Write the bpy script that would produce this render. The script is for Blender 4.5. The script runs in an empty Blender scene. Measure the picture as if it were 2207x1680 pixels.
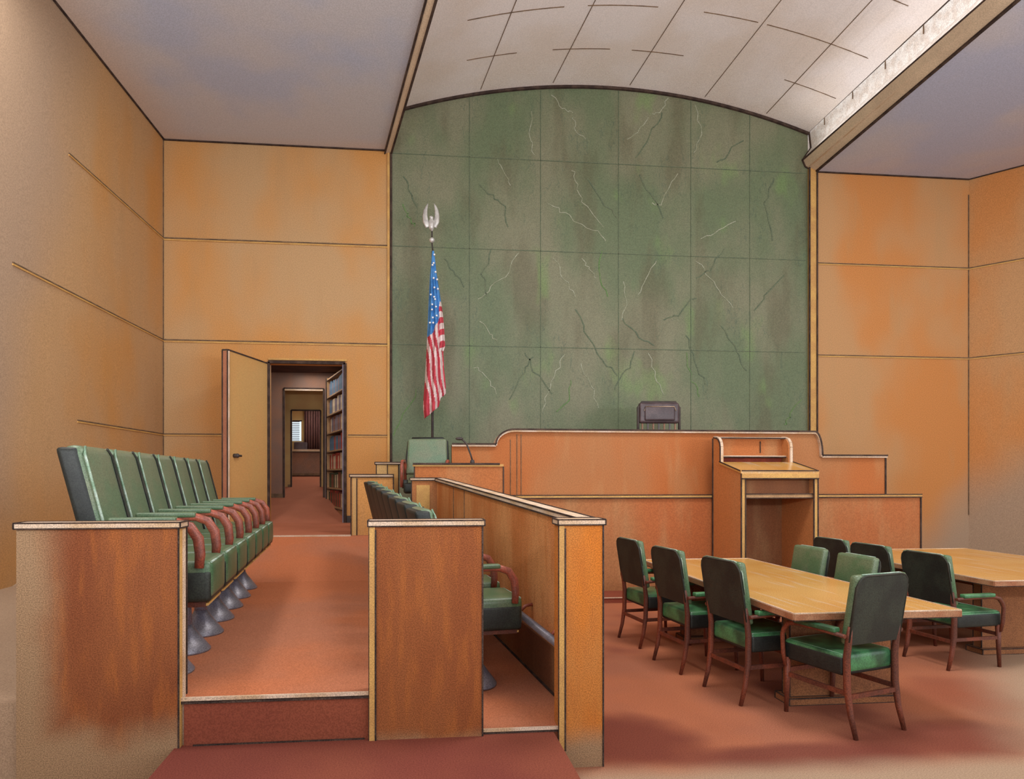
import bpy, bmesh, math, random
from mathutils import Vector, Matrix
random.seed(7)
C = bpy.context.scene.collection
PI = math.pi
# ---------------------------------------------------------------- camera geometry
W_, H_ = 2207.0, 1680.0
F, PX, PY, EYE = 1400.0, 1020.0, 1027.0, 1.65
TH = math.atan(0.1); SN, CS = math.sin(TH), math.cos(TH)

def P(px, py, Y=None, z=None, X=None):
    """point of the room seen at a place of the photograph, on a given plane"""
    a = (px - PX) / F; b = -(py - PY) / F
    dx, dy, dz = SN + a * CS, CS - a * SN, b
    if Y is not None: t = Y / dy
    elif z is not None: t = (z - EYE) / dz
    else: t = X / dx
    return Vector((dx * t, dy * t, EYE + dz * t))
def XatY(px, Y): return P(px, PY, Y=Y).x

cam = bpy.data.cameras.new('camera'); cam_o = bpy.data.objects.new('camera', cam); C.objects.link(cam_o)
cam.sensor_width = 36.0; cam.lens = 36.0 * F / W_
cam_o.location = (0, 0, EYE); cam_o.rotation_euler = (PI / 2, 0, -TH)
cam.shift_x = (W_ / 2 - PX) / W_; cam.shift_y = (PY - H_ / 2) / W_
cam.clip_end = 100
bpy.context.scene.camera = cam_o

# ---------------------------------------------------------------- materials
def lin(c):
    return tuple(((v / 255) / 12.92 if v / 255 <= 0.04045 else (((v / 255) + .055) / 1.055) ** 2.4) for v in c) + (1,)
PAPER = (166, 140, 116)
class Mat:
    def __init__(s, name, rough=.8, spec=.2, metal=0):
        s.m = bpy.data.materials.new(name); s.m.use_nodes = True
        s.t = s.m.node_tree; s.n = s.t.nodes; s.l = s.t.links
        s.b = s.n['Principled BSDF']
        s.b.inputs['Roughness'].default_value = rough
        s.b.inputs['Specular IOR Level'].default_value = spec
        s.b.inputs['Metallic'].default_value = metal
        s.geo = s.n.new('ShaderNodeNewGeometry'); s.tc = s.n.new('ShaderNodeTexCoord')
        sp = s.n.new('ShaderNodeSeparateXYZ'); s.l.new(s.geo.outputs['Position'], sp.inputs[0]); s.xyz = sp.outputs
    def put(s, sock, v):
        if isinstance(v, bpy.types.NodeSocket): s.l.new(v, sock)
        else: sock.default_value = v
    def math(s, op, a, b=0.0):
        q = s.n.new('ShaderNodeMath'); q.operation = op; s.put(q.inputs[0], a); s.put(q.inputs[1], b); return q.outputs[0]
    def noise(s, scale, detail=2, local=False, stretch=(1, 1, 1), rot=(0, 0, 0), rough=.5, off=(0, 0, 0)):
        q = s.n.new('ShaderNodeTexNoise'); q.inputs['Scale'].default_value = scale; q.inputs['Detail'].default_value = detail
        q.inputs['Roughness'].default_value = rough
        mp = s.n.new('ShaderNodeMapping'); mp.inputs['Scale'].default_value = stretch; mp.inputs['Rotation'].default_value = rot
        mp.inputs['Location'].default_value = off
        s.l.new(s.tc.outputs['Object'] if local else s.geo.outputs['Position'], mp.inputs[0]); s.l.new(mp.outputs[0], q.inputs['Vector'])
        return q.outputs['Fac']
    def ramp(s, v, lo, hi, a=0.0, b=1.0, smooth=True):
        q = s.n.new('ShaderNodeMapRange'); q.interpolation_type = 'SMOOTHSTEP' if smooth else 'LINEAR'
        s.put(q.inputs['Value'], v); q.inputs['From Min'].default_value = lo; q.inputs['From Max'].default_value = hi
        q.inputs['To Min'].default_value = a; q.inputs['To Max'].default_value = b
        return q.outputs['Result']
    def mix(s, f, a, b, mode='MIX'):
        q = s.n.new('ShaderNodeMix'); q.data_type = 'RGBA'; q.blend_type = mode
        s.put(q.inputs[0], f)
        for k, v in ((6, a), (7, b)):
            if isinstance(v, bpy.types.NodeSocket): s.l.new(v, q.inputs[k])
            else: q.inputs[k].default_value = lin(v) if len(v) == 3 else v
        return q.outputs[2]
    def lincomb(s, ax=0, ay=0, az=0, c=0, nz=None, k=0):
        v = s.math('MULTIPLY', s.xyz[0], ax); v = s.math('ADD', v, s.math('MULTIPLY', s.xyz[1], ay))
        v = s.math('ADD', v, s.math('MULTIPLY', s.xyz[2], az)); v = s.math('ADD', v, c)
        if nz is not None: v = s.math('ADD', v, s.math('MULTIPLY', s.math('SUBTRACT', nz, .5), k))
        return v
    def grain(s, col, scale=110, amt=.3, local=False):
        g = s.ramp(s.noise(scale, 2, local, rough=.7), .36, .64, 1 - amt, 1 + amt * .55)
        cc = s.n.new('ShaderNodeCombineColor')
        for i in range(3): s.l.new(g, cc.inputs[i])
        return s.mix(1.0, col, cc.outputs[0], 'MULTIPLY')
    def out(s, col):
        s.put(s.b.inputs['Base Color'], col if isinstance(col, bpy.types.NodeSocket) else lin(col)); return s.m

def simple(name, c1, c2=None, sc=3, rough=.7, spec=.25, metal=0, g=.22, gs=120, local=True, stretch=(1, 1, 1), coat=0):
    m = Mat(name, rough, spec, metal)
    c2 = c2 or c1
    col = m.mix(m.ramp(m.noise(sc, 3, local, stretch), .35, .65), c1, c2)
    col = m.grain(col, gs, g, local)
    if coat: m.b.inputs['Coat Weight'].default_value = coat; m.b.inputs['Coat Roughness'].default_value = .25
    return m.out(col)

M = {}
M['ink'] = simple('dark_outline', (62, 50, 46), (84, 68, 60), 8, .9, .1, g=.5, gs=160)
M['inksoft'] = simple('soft_outline', (104, 84, 68), (128, 104, 82), 8, .9, .1, g=.4, gs=160)
M['chalk'] = simple('pale_edge', (214, 190, 168), (196, 164, 130), 4, .7, .3, g=.3, gs=150)
M['chalk_y'] = simple('yellow_edge', (204, 160, 92), (188, 142, 84), 4, .7, .3, g=.25, gs=150)
M['jamb_blue'] = simple('blue_grey_edge', (112, 108, 124), (130, 122, 130), 4, .7, .3)

def wood_wall(name, ca, cb, tan=None):
    m = Mat(name, .75, .2)
    n1 = m.noise(.55, 3, stretch=(1, 1, .6)); n2 = m.noise(2.2, 3, stretch=(1.6, 1.6, .35), off=(3, 5, 1))
    col = m.mix(m.ramp(n1, .38, .62), ca, cb)
    col = m.mix(m.ramp(n2, .5, .75, 0, .35), col, (176, 140, 98))
    if tan:
        f = None
        for (ax, ay, az, c, lo, hi, k) in tan:
            q = m.ramp(m.lincomb(ax, ay, az, c, m.noise(.5, 2, off=(9, 2, 4)), k), lo, hi)
            f = q if f is None else m.math('MAXIMUM', f, q)
        col = m.mix(f, col, PAPER)
    return m.out(m.grain(col, 70, .16))
M['wall_l'] = wood_wall('honey_panelling_left', (186, 148, 106), (194, 140, 80), [(0, -1, .3, 0, -7.5, -6.2, 1.2)])
M['wall_b'] = wood_wall('honey_panelling', (186, 150, 108), (196, 140, 80))
M['wall_r'] = wood_wall('honey_panelling_right', (186, 142, 98), (194, 130, 74), [(1, 0, -.9, 0, 8.7, 10.3, 1.5), (1, 0, -.25, 0, 10.9, 12.2, .8)])
M['bench'] = wood_wall('orange_panelling', (164, 112, 72), (172, 102, 56))
M['lect'] = wood_wall('lectern_wood', (186, 128, 82), (192, 122, 70))
M['dark_in'] = wood_wall('dark_interior_wood', (104, 66, 44), (140, 88, 56))
M['low_front'] = wood_wall('lower_panelling', (164, 112, 72), (172, 100, 58))

def panel_mat(name, ca, cb, tan=None):
    m = Mat(name, .8, .15)
    n1 = m.noise(2.0, 4, stretch=(1.3, 1.3, .45)); col = m.mix(m.ramp(n1, .35, .65), ca, cb)
    n2 = m.noise(9, 4, stretch=(2, 2, .35), off=(2, 1, 7)); col = m.mix(m.ramp(n2, .45, .7, 0, .4), col, (176, 104, 50))
    if tan:
        f = None
        for (ax, ay, az, c, lo, hi, k) in tan:
            q = m.ramp(m.lincomb(ax, ay, az, c, m.noise(3, 3), k), lo, hi)
            f = q if f is None else m.math('MAXIMUM', f, q)
        col = m.mix(f, col, (158, 128, 98))
    return m.out(m.grain(col, 160, .34))
M['panel_l'] = panel_mat('brown_veneer_left', (130, 74, 46), (144, 86, 52), [(-1, 0, 0, 0, 1.74, 1.98, .2), (0, 0, -1, 0, -.42, -.2, .3)])
M['panel_m'] = panel_mat('brown_veneer_middle', (140, 80, 46), (150, 90, 52), [(0, 0, -1, 0, -.26, -.1, .2)])
M['panel_r'] = panel_mat('orange_veneer', (186, 122, 64), (198, 116, 44), [(0, 0, -1, 0, -.3, -.1, .2)])
M['panel_w'] = panel_mat('inner_wall_veneer', (206, 142, 90), (190, 116, 66))

def carpet(name, ca, cb, tan=None, cc=None, patches=()):
    m = Mat(name, .95, .05)
    col = m.mix(m.ramp(m.noise(.9, 3), .38, .62), ca, cb)
    if cc: col = m.mix(m.ramp(m.noise(.7, 3, off=(5, 5, 0)), .5, .68, 0, .8), col, cc)
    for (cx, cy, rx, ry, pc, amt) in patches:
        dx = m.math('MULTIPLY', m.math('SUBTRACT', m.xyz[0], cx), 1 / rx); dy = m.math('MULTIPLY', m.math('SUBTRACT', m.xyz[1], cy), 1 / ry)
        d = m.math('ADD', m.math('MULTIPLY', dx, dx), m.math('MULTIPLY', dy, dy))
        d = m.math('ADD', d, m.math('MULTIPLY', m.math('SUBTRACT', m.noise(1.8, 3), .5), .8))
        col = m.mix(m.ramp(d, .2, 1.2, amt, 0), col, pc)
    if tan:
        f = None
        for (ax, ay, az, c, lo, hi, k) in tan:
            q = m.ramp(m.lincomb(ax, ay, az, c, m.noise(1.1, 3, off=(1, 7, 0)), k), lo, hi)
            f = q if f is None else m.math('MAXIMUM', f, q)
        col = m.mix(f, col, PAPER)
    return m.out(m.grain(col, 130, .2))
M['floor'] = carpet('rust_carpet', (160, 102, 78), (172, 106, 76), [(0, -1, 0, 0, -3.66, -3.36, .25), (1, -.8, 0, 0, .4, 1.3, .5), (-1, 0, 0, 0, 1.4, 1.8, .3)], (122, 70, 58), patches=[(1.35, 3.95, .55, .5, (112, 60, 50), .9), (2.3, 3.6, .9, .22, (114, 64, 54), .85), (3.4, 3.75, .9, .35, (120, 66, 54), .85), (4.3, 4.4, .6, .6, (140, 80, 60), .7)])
M['tier'] = carpet('orange_carpet', (176, 114, 86), (188, 114, 78), [(-1, -.3, 0, 0, .3, .8, .2)])
M['land'] = carpet('landing_carpet', (164, 102, 78), (176, 110, 84))
M['step'] = carpet('dark_red_carpet', (134, 76, 60), (122, 66, 56), [(-1, 0, 0, 0, 1.25, 1.6, .2)])
M['stepbox'] = carpet('riser_carpet', (146, 82, 60), (134, 72, 56))

def ceil_mat(name, a, b, tan):
    m = Mat(name, .9, .1)
    col = m.mix(m.ramp(m.noise(.6, 3), .4, .62), a, b)
    for (ax, ay, az, c, lo, hi, k, amt) in tan:
        col = m.mix(m.ramp(m.lincomb(ax, ay, az, c, m.noise(.8, 2), k), lo, hi, 0, amt), col, (206, 180, 156))
    return m.out(m.grain(col, 60, .12))
M['ceil'] = ceil_mat('mauve_ceiling', (176, 182, 200), (190, 188, 192), [(-1, -.03, 0, 0, 3.1, 4.2, .5, .8), (0, 1, 0, 0, 11.1, 11.6, .3, .4)])
M['ceil_r'] = ceil_mat('mauve_ceiling_right', (176, 180, 200), (190, 186, 192), [(1, 0, 0, 0, 9.0, 12.0, .6, .5)])
M['beam'] = simple('beam_plaster', (212, 190, 162), (200, 178, 152), 2, .9, .1, g=.14, gs=60, local=False)
mv = Mat('vault_plaster', .9, .1)
col = mv.mix(mv.ramp(mv.noise(.8, 3), .38, .62), (228, 220, 218), (222, 210, 202))
sp = mv.ramp(mv.noise(45, 3, rough=.8), .46, .6)
near = mv.ramp(mv.lincomb(0, 1, 0, 0, mv.noise(.9, 2), .8), 9.9, 11.5)
col = mv.mix(mv.math('MULTIPLY', sp, mv.math('MULTIPLY', near, .75)), col, (240, 232, 226))
M['vault'] = mv.out(mv.grain(col, 60, .1))
M['cove'] = simple('white_cove', (240, 236, 232), (222, 212, 204), 9, .9, .1, g=.2, gs=60, local=False)

# green marble
mm = Mat('green_marble', .55, .3)
col = mm.mix(mm.ramp(mm.noise(.9, 4, stretch=(1, 1, .55)), .36, .64), (100, 112, 84), (122, 122, 98))
col = mm.mix(mm.ramp(mm.noise(1.3, 3, stretch=(1.3, 1, .32), off=(4, 0, 2)), .5, .66, 0, .5), col, (94, 88, 66))
col = mm.mix(mm.ramp(mm.noise(1.6, 3, stretch=(1, 1, .5), off=(1, 3, 8)), .6, .75, 0, .5), col, (112, 142, 84))
def vein(rot, scale, off, th, dens):
    n = mm.noise(scale, 5, stretch=(1, 1, .28), rot=(0, rot, 0), off=off, rough=.62)
    d = mm.math('ABSOLUTE', mm.math('SUBTRACT', n, .5))
    line = mm.ramp(d, 0, th, 1, 0)
    gate = mm.ramp(mm.noise(1.1, 2, off=(off[2], off[0], off[1])), dens, dens + .06)
    return mm.math('MULTIPLY', line, gate)
col = mm.mix(mm.math('MULTIPLY', vein(.6, 1.5, (0, 0, 0), .006, .5), .4), col, (62, 84, 72))
col = mm.mix(mm.math('MULTIPLY', vein(-.7, 1.3, (7, 2, 3), .006, .5), .3), col, (66, 88, 70))
col = mm.mix(mm.math('MULTIPLY', vein(.55, 1.1, (3, 8, 5), .0035, .54), .0), col, (206, 208, 192))
col = mm.mix(mm.math('MULTIPLY', vein(-.5, 1.2, (11, 4, 9), .0035, .56), .0), col, (196, 200, 186))
M['marble'] = mm.out(mm.grain(col, 75, .2))

M['vein_white'] = simple('white_vein', (166, 168, 148), (140, 144, 118), 9, .6, .2, g=.4)
M['vein_dark'] = simple('dark_vein', (92, 104, 84), (104, 112, 88), 9, .6, .2, g=.4)
M['vein_green'] = simple('green_vein', (96, 128, 76), (108, 126, 86), 9, .6, .2, g=.4)
M['green'] = simple('green_leather', (74, 104, 72), (96, 112, 84), 6, .38, .5, g=.3, gs=130)
M['green_pale'] = simple('worn_green_leather', (96, 120, 92), (110, 120, 94), 5, .42, .5, g=.3, gs=130)
M['green_dark'] = simple('dark_green_leather', (46, 52, 44), (34, 38, 34), 6, .5, .4, g=.4, gs=130)
M['green_seat'] = simple('bright_green_leather', (74, 132, 86), (44, 80, 56), 6, .35, .5, g=.3, gs=130)
M['black_lea'] = simple('near_black_leather', (30, 34, 32), (40, 44, 40), 6, .5, .4, g=.4, gs=130)
M['pipe'] = simple('dark_piping', (46, 48, 42), (60, 56, 48), 8, .7, .3)
M['pipe_highlight'] = simple('pale_piping_highlight', (170, 186, 172), (120, 150, 124), 9, .5, .4)  # pale edge line, a leather highlight put into the colour
M['legwood'] = simple('red_brown_wood', (122, 62, 42), (92, 52, 40), 7, .5, .35, g=.35, stretch=(1, 1, .4))
M['armwood'] = simple('reddish_arm_wood', (164, 84, 62), (126, 70, 58), 9, .4, .4, g=.3)
M['steel'] = simple('grey_blue_steel', (116, 116, 132), (140, 138, 146), 7, .4, .5, metal=.35, g=.3)
M['steel_dark'] = simple('dark_steel', (64, 60, 66), (84, 78, 80), 7, .5, .4, metal=.3)
M['rail'] = simple('foot_rail_steel', (150, 146, 152), (118, 116, 124), 4, .35, .5, metal=.4, g=.2)
M['judge'] = simple('dark_plum_leather', (66, 50, 54), (84, 68, 70), 6, .4, .5, g=.4)
M['silver'] = simple('silver_finial', (206, 204, 200), (176, 172, 168), 12, .35, .5, metal=.3, g=.1)
M['flag_blue'] = simple('flag_blue', (62, 122, 186), (84, 142, 200), 9, .8, .2, g=.2)
M['flag_red'] = simple('flag_red', (196, 70, 82), (176, 62, 74), 9, .8, .2, g=.2)
M['flag_white'] = simple('flag_white', (226, 206, 204), (206, 184, 180), 9, .8, .2, g=.2)
M['white'] = simple('white_mark', (236, 236, 238), None, 9, .8, .2, g=.05)
def table_mat():
    m = Mat('yellow_table_top', .22, .5)
    col = m.mix(m.ramp(m.noise(1.4, 3), .38, .62), (206, 160, 92), (200, 148, 76))
    st = m.ramp(m.noise(2.4, 3, stretch=(7, .6, 1)), .55, .72, 0, .5)
    col = m.mix(st, col, (208, 190, 166))
    return m.out(m.grain(col, 120, .2))
M['table'] = table_mat()
M['tedge'] = simple('table_edge', (168, 124, 92), (150, 96, 66), 6, .6, .3)
M['tleg'] = simple('table_leg_wood', (146, 96, 62), (130, 84, 56), 3, .7, .2, g=.3)
M['door'] = simple('honey_door', (208, 166, 104), (212, 164, 102), 2, .7, .2, g=.16, stretch=(1, 1, .4))
M['door_edge'] = simple('pink_brown_door_edge', (170, 112, 84), (158, 104, 80), 3, .7, .2)
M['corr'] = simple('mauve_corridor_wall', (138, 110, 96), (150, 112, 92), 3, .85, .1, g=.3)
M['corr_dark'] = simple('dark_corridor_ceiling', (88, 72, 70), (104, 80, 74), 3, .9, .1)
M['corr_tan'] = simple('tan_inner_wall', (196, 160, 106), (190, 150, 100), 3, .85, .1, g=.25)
M['shelfwood'] = simple('bookcase_wood', (176, 138, 98), (160, 124, 90), 5, .7, .2)
M['blind'] = simple('white_blind', (214, 224, 224), None, 5, .7, .2, g=.1)
M['curtain'] = simple('plum_curtain', (132, 96, 90), (118, 82, 80), 12, .9, .1, stretch=(1, 1, .2))
M['book_redd'] = simple('dark_red_lining', (150, 66, 44), (120, 52, 40), 6, .8, .2)
M['mic'] = simple('black_metal', (54, 48, 48), (70, 60, 56), 8, .6, .4)
em = Mat('daylight_glass'); em.b.inputs['Emission Color'].default_value = (.8, .93, 1, 1); em.b.inputs['Emission Strength'].default_value = .9
M['daylight'] = em.out((200, 220, 230))

# ---------------------------------------------------------------- mesh helpers
class MB:
    def __init__(s): s.bm = bmesh.new(); s.mats = []
    def mi(s, k):
        if k not in s.mats: s.mats.append(k)
        return s.mats.index(k)
    def quad(s, pts, k):
        f = s.bm.faces.new([s.bm.verts.new(p) for p in pts]); f.material_index = s.mi(k); return f
    def hexa(s, b, t, k, bevel=0, seg=2):
        """b,t: 4 bottom and 4 top corners (same winding)"""
        vb = [s.bm.verts.new(p) for p in b]; vt = [s.bm.verts.new(p) for p in t]
        fs = [s.bm.faces.new(vb[::-1]), s.bm.faces.new(vt)]
        for i in range(4): fs.append(s.bm.faces.new((vb[i], vb[(i + 1) % 4], vt[(i + 1) % 4], vt[i])))
        for f in fs: f.material_index = s.mi(k)
        if bevel:
            es = list({e for f in fs for e in f.edges})
            r = bmesh.ops.bevel(s.bm, geom=es, offset=bevel, segments=seg, profile=.6, affect='EDGES', material=-1)
            for f in r['faces']: f.material_index = s.mi(k)
        return fs
    def box(s, x0, x1, y0, y1, z0, z1, k, bevel=0, seg=2, mat=None):
        b = [(x0, y0, z0), (x1, y0, z0), (x1, y1, z0), (x0, y1, z0)]; t = [(x0, y0, z1), (x1, y0, z1), (x1, y1, z1), (x0, y1, z1)]
        if mat is not None: b = [mat @ Vector(p) for p in b]; t = [mat @ Vector(p) for p in t]
        s.hexa(b, t, k, bevel, seg)
    def bar(s, a, b, w, k, up=(0, 0, 1), h=None):
        a, b = Vector(a), Vector(b); d = (b - a)
        if d.length < 1e-6: return
        d.normalize(); u = Vector(up)
        if abs(d.dot(u)) > .95: u = Vector((1, 0, 0))
        r = d.cross(u).normalized() * w / 2; u2 = r.cross(d).normalized() * (h or w) / 2
        s.hexa([a - r - u2, a + r - u2, a + r + u2, a - r + u2], [b - r - u2, b + r - u2, b + r + u2, b - r + u2], k)
    def outline(s, b, t, w, k='ink'):
        for i in range(4):
            j = (i + 1) % 4
            s.bar(b[i], b[j], w, k); s.bar(t[i], t[j], w, k); s.bar(b[i], t[i], w, k)
    def obox(s, x0, x1, y0, y1, z0, z1, k, w=.012, ink='ink'):
        s.box(x0, x1, y0, y1, z0, z1, k)
        b = [(x0, y0, z0), (x1, y0, z0), (x1, y1, z0), (x0, y1, z0)]; t = [(p[0], p[1], z1) for p in b]
        s.outline(b, t, w, ink)
    def tube(s, pts, r, k, n=8, flat=1.0, up=None, closed=False):
        pts = [Vector(p) for p in pts]; m = len(pts); rings = []
        rs = r if isinstance(r, (list, tuple)) else [r] * m
        for i, p in enumerate(pts):
            if closed: d = pts[(i + 1) % m] - pts[i - 1]
            else: d = pts[min(i + 1, m - 1)] - pts[max(i - 1, 0)]
            d.normalize(); u = Vector(up) if up else (Vector((0, 0, 1)) if abs(d.z) < .9 else Vector((1, 0, 0)))
            a = d.cross(u).normalized(); b = a.cross(d).normalized()
            rings.append([s.bm.verts.new(p + a * rs[i] * math.cos(2 * PI * j / n) + b * rs[i] * flat * math.sin(2 * PI * j / n)) for j in range(n)])
        mi = s.mi(k)
        for i in range(m if closed else m - 1):
            A, B = rings[i], rings[(i + 1) % m]
            for j in range(n):
                f = s.bm.faces.new((A[j], A[(j + 1) % n], B[(j + 1) % n], B[j])); f.material_index = mi; f.smooth = True
        if not closed:
            for rg in (rings[0][::-1], rings[-1]):
                f = s.bm.faces.new(rg); f.material_index = mi
    def lathe(s, prof, c, k, n=20):
        c = Vector(c); mi = s.mi(k); rings = []
        for (r, z) in prof: rings.append([s.bm.verts.new(c + Vector((r * math.cos(2 * PI * j / n), r * math.sin(2 * PI * j / n), z))) for j in range(n)])
        for A, B in zip(rings[:-1], rings[1:]):
            for j in range(n):
                f = s.bm.faces.new((A[j], A[(j + 1) % n], B[(j + 1) % n], B[j])); f.material_index = mi; f.smooth = True
        f = s.bm.faces.new(rings[0][::-1]); f.material_index = mi
        f = s.bm.faces.new(rings[-1]); f.material_index = mi
    def prism(s, poly, off, k):
        """closed polygon extruded by vector off"""
        off = Vector(off); A = [s.bm.verts.new(p) for p in poly]; B = [s.bm.verts.new(Vector(p) + off) for p in poly]
        mi = s.mi(k); n = len(A)
        for f in (s.bm.faces.new(A[::-1]), s.bm.faces.new(B)): f.material_index = mi
        for i in range(n):
            f = s.bm.faces.new((A[i], A[(i + 1) % n], B[(i + 1) % n], B[i])); f.material_index = mi
    def ball(s, c, r, k, sc=(1, 1, 1), seg=16, rot=None):
        mx = Matrix.Translation(c) @ (rot or Matrix.Identity(4)) @ Matrix.Diagonal((*sc, 1))
        g = bmesh.ops.create_uvsphere(s.bm, u_segments=seg, v_segments=seg // 2, radius=r, matrix=mx)
        mi = s.mi(k)
        for v in g['verts']:
            for f in v.link_faces: f.material_index = mi; f.smooth = True
    def build(s, name, parent=None, smooth=False):
        me = bpy.data.meshes.new(name)
        bmesh.ops.recalc_face_normals(s.bm, faces=s.bm.faces[:])
        s.bm.to_mesh(me); s.bm.free()
        for k in s.mats: me.materials.append(M[k])
        if smooth:
            for p in me.polygons: p.use_smooth = True
        o = bpy.data.objects.new(name, me); C.objects.link(o)
        if parent is not None: o.parent = parent
        return o
def struct(o): o['kind'] = 'structure'; return o
def tag(o, label, cat, group=None):
    o['label'] = label; o['category'] = cat
    if group: o['group'] = group
    return o
def thing(name, label, cat, loc=(0, 0, 0), rz=0, group=None):
    o = bpy.data.objects.new(name, None); C.objects.link(o); o.location = loc; o.rotation_euler = (0, 0, rz)
    o.empty_display_size = .1
    return tag(o, label, cat, group)
def kids(o): return [c for c in bpy.data.objects if c.parent == o]
def dup(root, loc, rz, label=None, group=None, sc=None):
    def cp(o, par):
        c = o.copy(); C.objects.link(c); c.parent = par
        for ch in kids(o): cp(ch, c)
        return c
    r = cp(root, None); r.location = loc; r.rotation_euler = (0, 0, rz)
    if sc: r.scale = sc
    if label: r['label'] = label
    if group: r['group'] = group
    return r

# ---------------------------------------------------------------- room shell
B = 11.5
ZC = 7.37
XL = XatY(352, B)                       # left corner
XG0, XG1 = XatY(843, B), XatY(1741, B)  # marble
XR = XatY(2088, B)
def wl(Y): return XL - .033 * (B - Y)
def bl(Y): return XG0 + .167 * (B - Y)  # left beam inner edge
JZ = (5.70, 3.97, 2.37)
YN = -1.0

def joint(mb, a, b, n, w=.02):
    """dark groove with a painted yellow highlight line under it, on the face whose normal is n"""
    a, b, n = Vector(a), Vector(b), Vector(n)
    mb.bar(a + n * .004, b + n * .004, w * .8, 'inksoft', up=n)
    if abs((b - a).normalized().z) < .5:
        o = Vector((0, 0, -w * 1.2)); mb.bar(a + o + n * .003, b + o + n * .003, w * 1.1, 'chalk_y', up=n)  # yellow strip paints the highlight below the groove

# back wall left with doorway
DX0, DX1, DZ0, DZ1 = XatY(579, B), XatY(744, B), .84, 3.60
mb = MB(); T = .2
mb.box(wl(B) - .2, DX0, B, B + T, -.1, ZC + .1, 'wall_b')
mb.box(DX1, XG0, B, B + T, -.1, ZC + .1, 'wall_b')
mb.box(DX0, DX1, B, B + T, DZ1, ZC + .1, 'wall_b')
mb.box(DX0, DX1, B, B + T, -.1, DZ0 - .02, 'wall_b')
for z in JZ[:2]: joint(mb, (wl(B), B, z), (XG0 - .06, B, z), (0, -1, 0), .024)
joint(mb, (wl(B), B, 2.37), (DX0 - .3, B, 2.37), (0, -1, 0), .02)
joint(mb, (DX1 + .05, B, 2.37), (XG0 - .06, B, 2.37), (0, -1, 0), .02)
mb.bar((XG0, B - .015, .8), (XG0, B - .015, ZC), .035, 'ink', up=(0, 1, 0))
mb.bar((XG0 - .045, B - .012, .8), (XG0 - .045, B - .012, ZC - .05), .04, 'chalk_y', up=(0, 1, 0))
mb.bar((wl(B), B - .012, .4), (wl(B), B - .012, ZC), .022, 'inksoft', up=(0, 1, 0))
mb.bar((wl(B), B - .02, ZC), (XG0, B - .02, ZC), .035, 'ink', up=(0, 1, 0))
struct(mb.build('wall_back_left'))
# marble wall
mb = MB()
def arcz(u): return 8.09 + .63 * (1 - (2 * u - 1) ** 2)
def arc_pt(u, Y, dz=0):
    x0 = XG0 + .10 + .167 * (B - Y); x1 = XG1 - .057 * (B - Y)
    return Vector((x0 + (x1 - x0) * u, Y, arcz(u) + dz))
NU = 28
poly = [(XG0, B, -.1), (XG1, B, -.1)] + [tuple(arc_pt(1 - i / NU, B)) for i in range(NU + 1)] + [(XG0, B, 8.0)]
mb.prism(poly, (0, T, 0), 'marble')
gx = [XatY(p, B) for p in (1012, 1165, 1333, 1489, 1616)]
def arc_at(x):
    u = (x - XG0 - .1) / (XG1 - XG0 - .1); return arcz(max(0, min(1, u)))
for x in gx: mb.bar((x, B, 0), (x, B, arc_at(x) - .03), .013, 'vein_dark', up=(0, 1, 0))
for z in (7.33, 5.70, 3.97): mb.bar((XG0 + .03, B, z), (XG1 - .05, B, z), .013, 'vein_dark', up=(0, 1, 0))
WV = [[(1190,208),(1215,235),(1235,243)],[(1232,250),(1240,280),(1262,300)],[(1440,215),(1425,240),(1405,245)],[(1395,255),(1380,280),(1352,300)],[(1145,240),(1143,300),(1152,335)],
 [(1075,345),(1088,370),(1100,400)],[(1233,365),(1245,400),(1253,435),(1300,490)],[(1462,375),(1440,415),(1425,445),(1405,437)],[(1180,440),(1210,455),(1245,480),(1290,500),(1305,520)],
 [(1120,545),(1095,585),(1060,620),(1030,645)],[(1195,555),(1215,600),(1240,640)],[(1257,560),(1270,580),(1285,600)],[(1415,560),(1395,600),(1375,635)],[(1500,560),(1525,590),(1550,625),(1580,665)],
 [(1585,475),(1550,495),(1510,515)],[(1020,790),(1050,810),(1070,850)],[(1215,760),(1200,800),(1180,850),(1170,890)],[(1250,780),(1275,830),(1290,880)],[(1400,765),(1415,810),(1430,850)],[(1345,610),(1352,650),(1340,690)],[(1500,230),(1510,290),(1495,330)],[(1035,690),(1060,720),(1070,735)]]
DV = [[(1035,400),(1060,420),(1090,445),(1095,490)],[(1270,390),(1300,440),(1330,470)],[(1430,240),(1400,290),(1370,340)],[(1380,380),(1410,430),(1430,470)],[(1560,540),(1530,580),(1500,600)],[(1340,690),(1380,730),(1410,745)],
 [(1240,670),(1270,730),(1310,790),(1330,810)],[(1480,720),(1500,780),(1520,830)],[(1550,700),(1590,760),(1610,800)],[(960,560),(980,590),(1000,620)],[(1130,760),(1150,800),(1190,850)],[(1370,760),(1350,800),(1325,840)],
 [(1690,590),(1650,640),(1625,670)],[(1060,540),(1040,590),(1050,640)],[(1600,300),(1560,340),(1545,350)],[(1670,380),(1650,440),(1665,520)],[(870,380),(885,420),(900,450)],[(1500,640),(1460,680),(1430,690)],[(1100,860),(1130,800),(1150,770)]]
GV = [[(900,840),(870,890),(848,940)],[(1510,860),(1490,820),(1480,760)],[(895,490),(880,470),(868,440)],[(1725,860),(1700,900),(1690,915)],[(1200,890),(1225,860),(1230,820)],[(1300,540),(1290,590),(1310,640)]]
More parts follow.
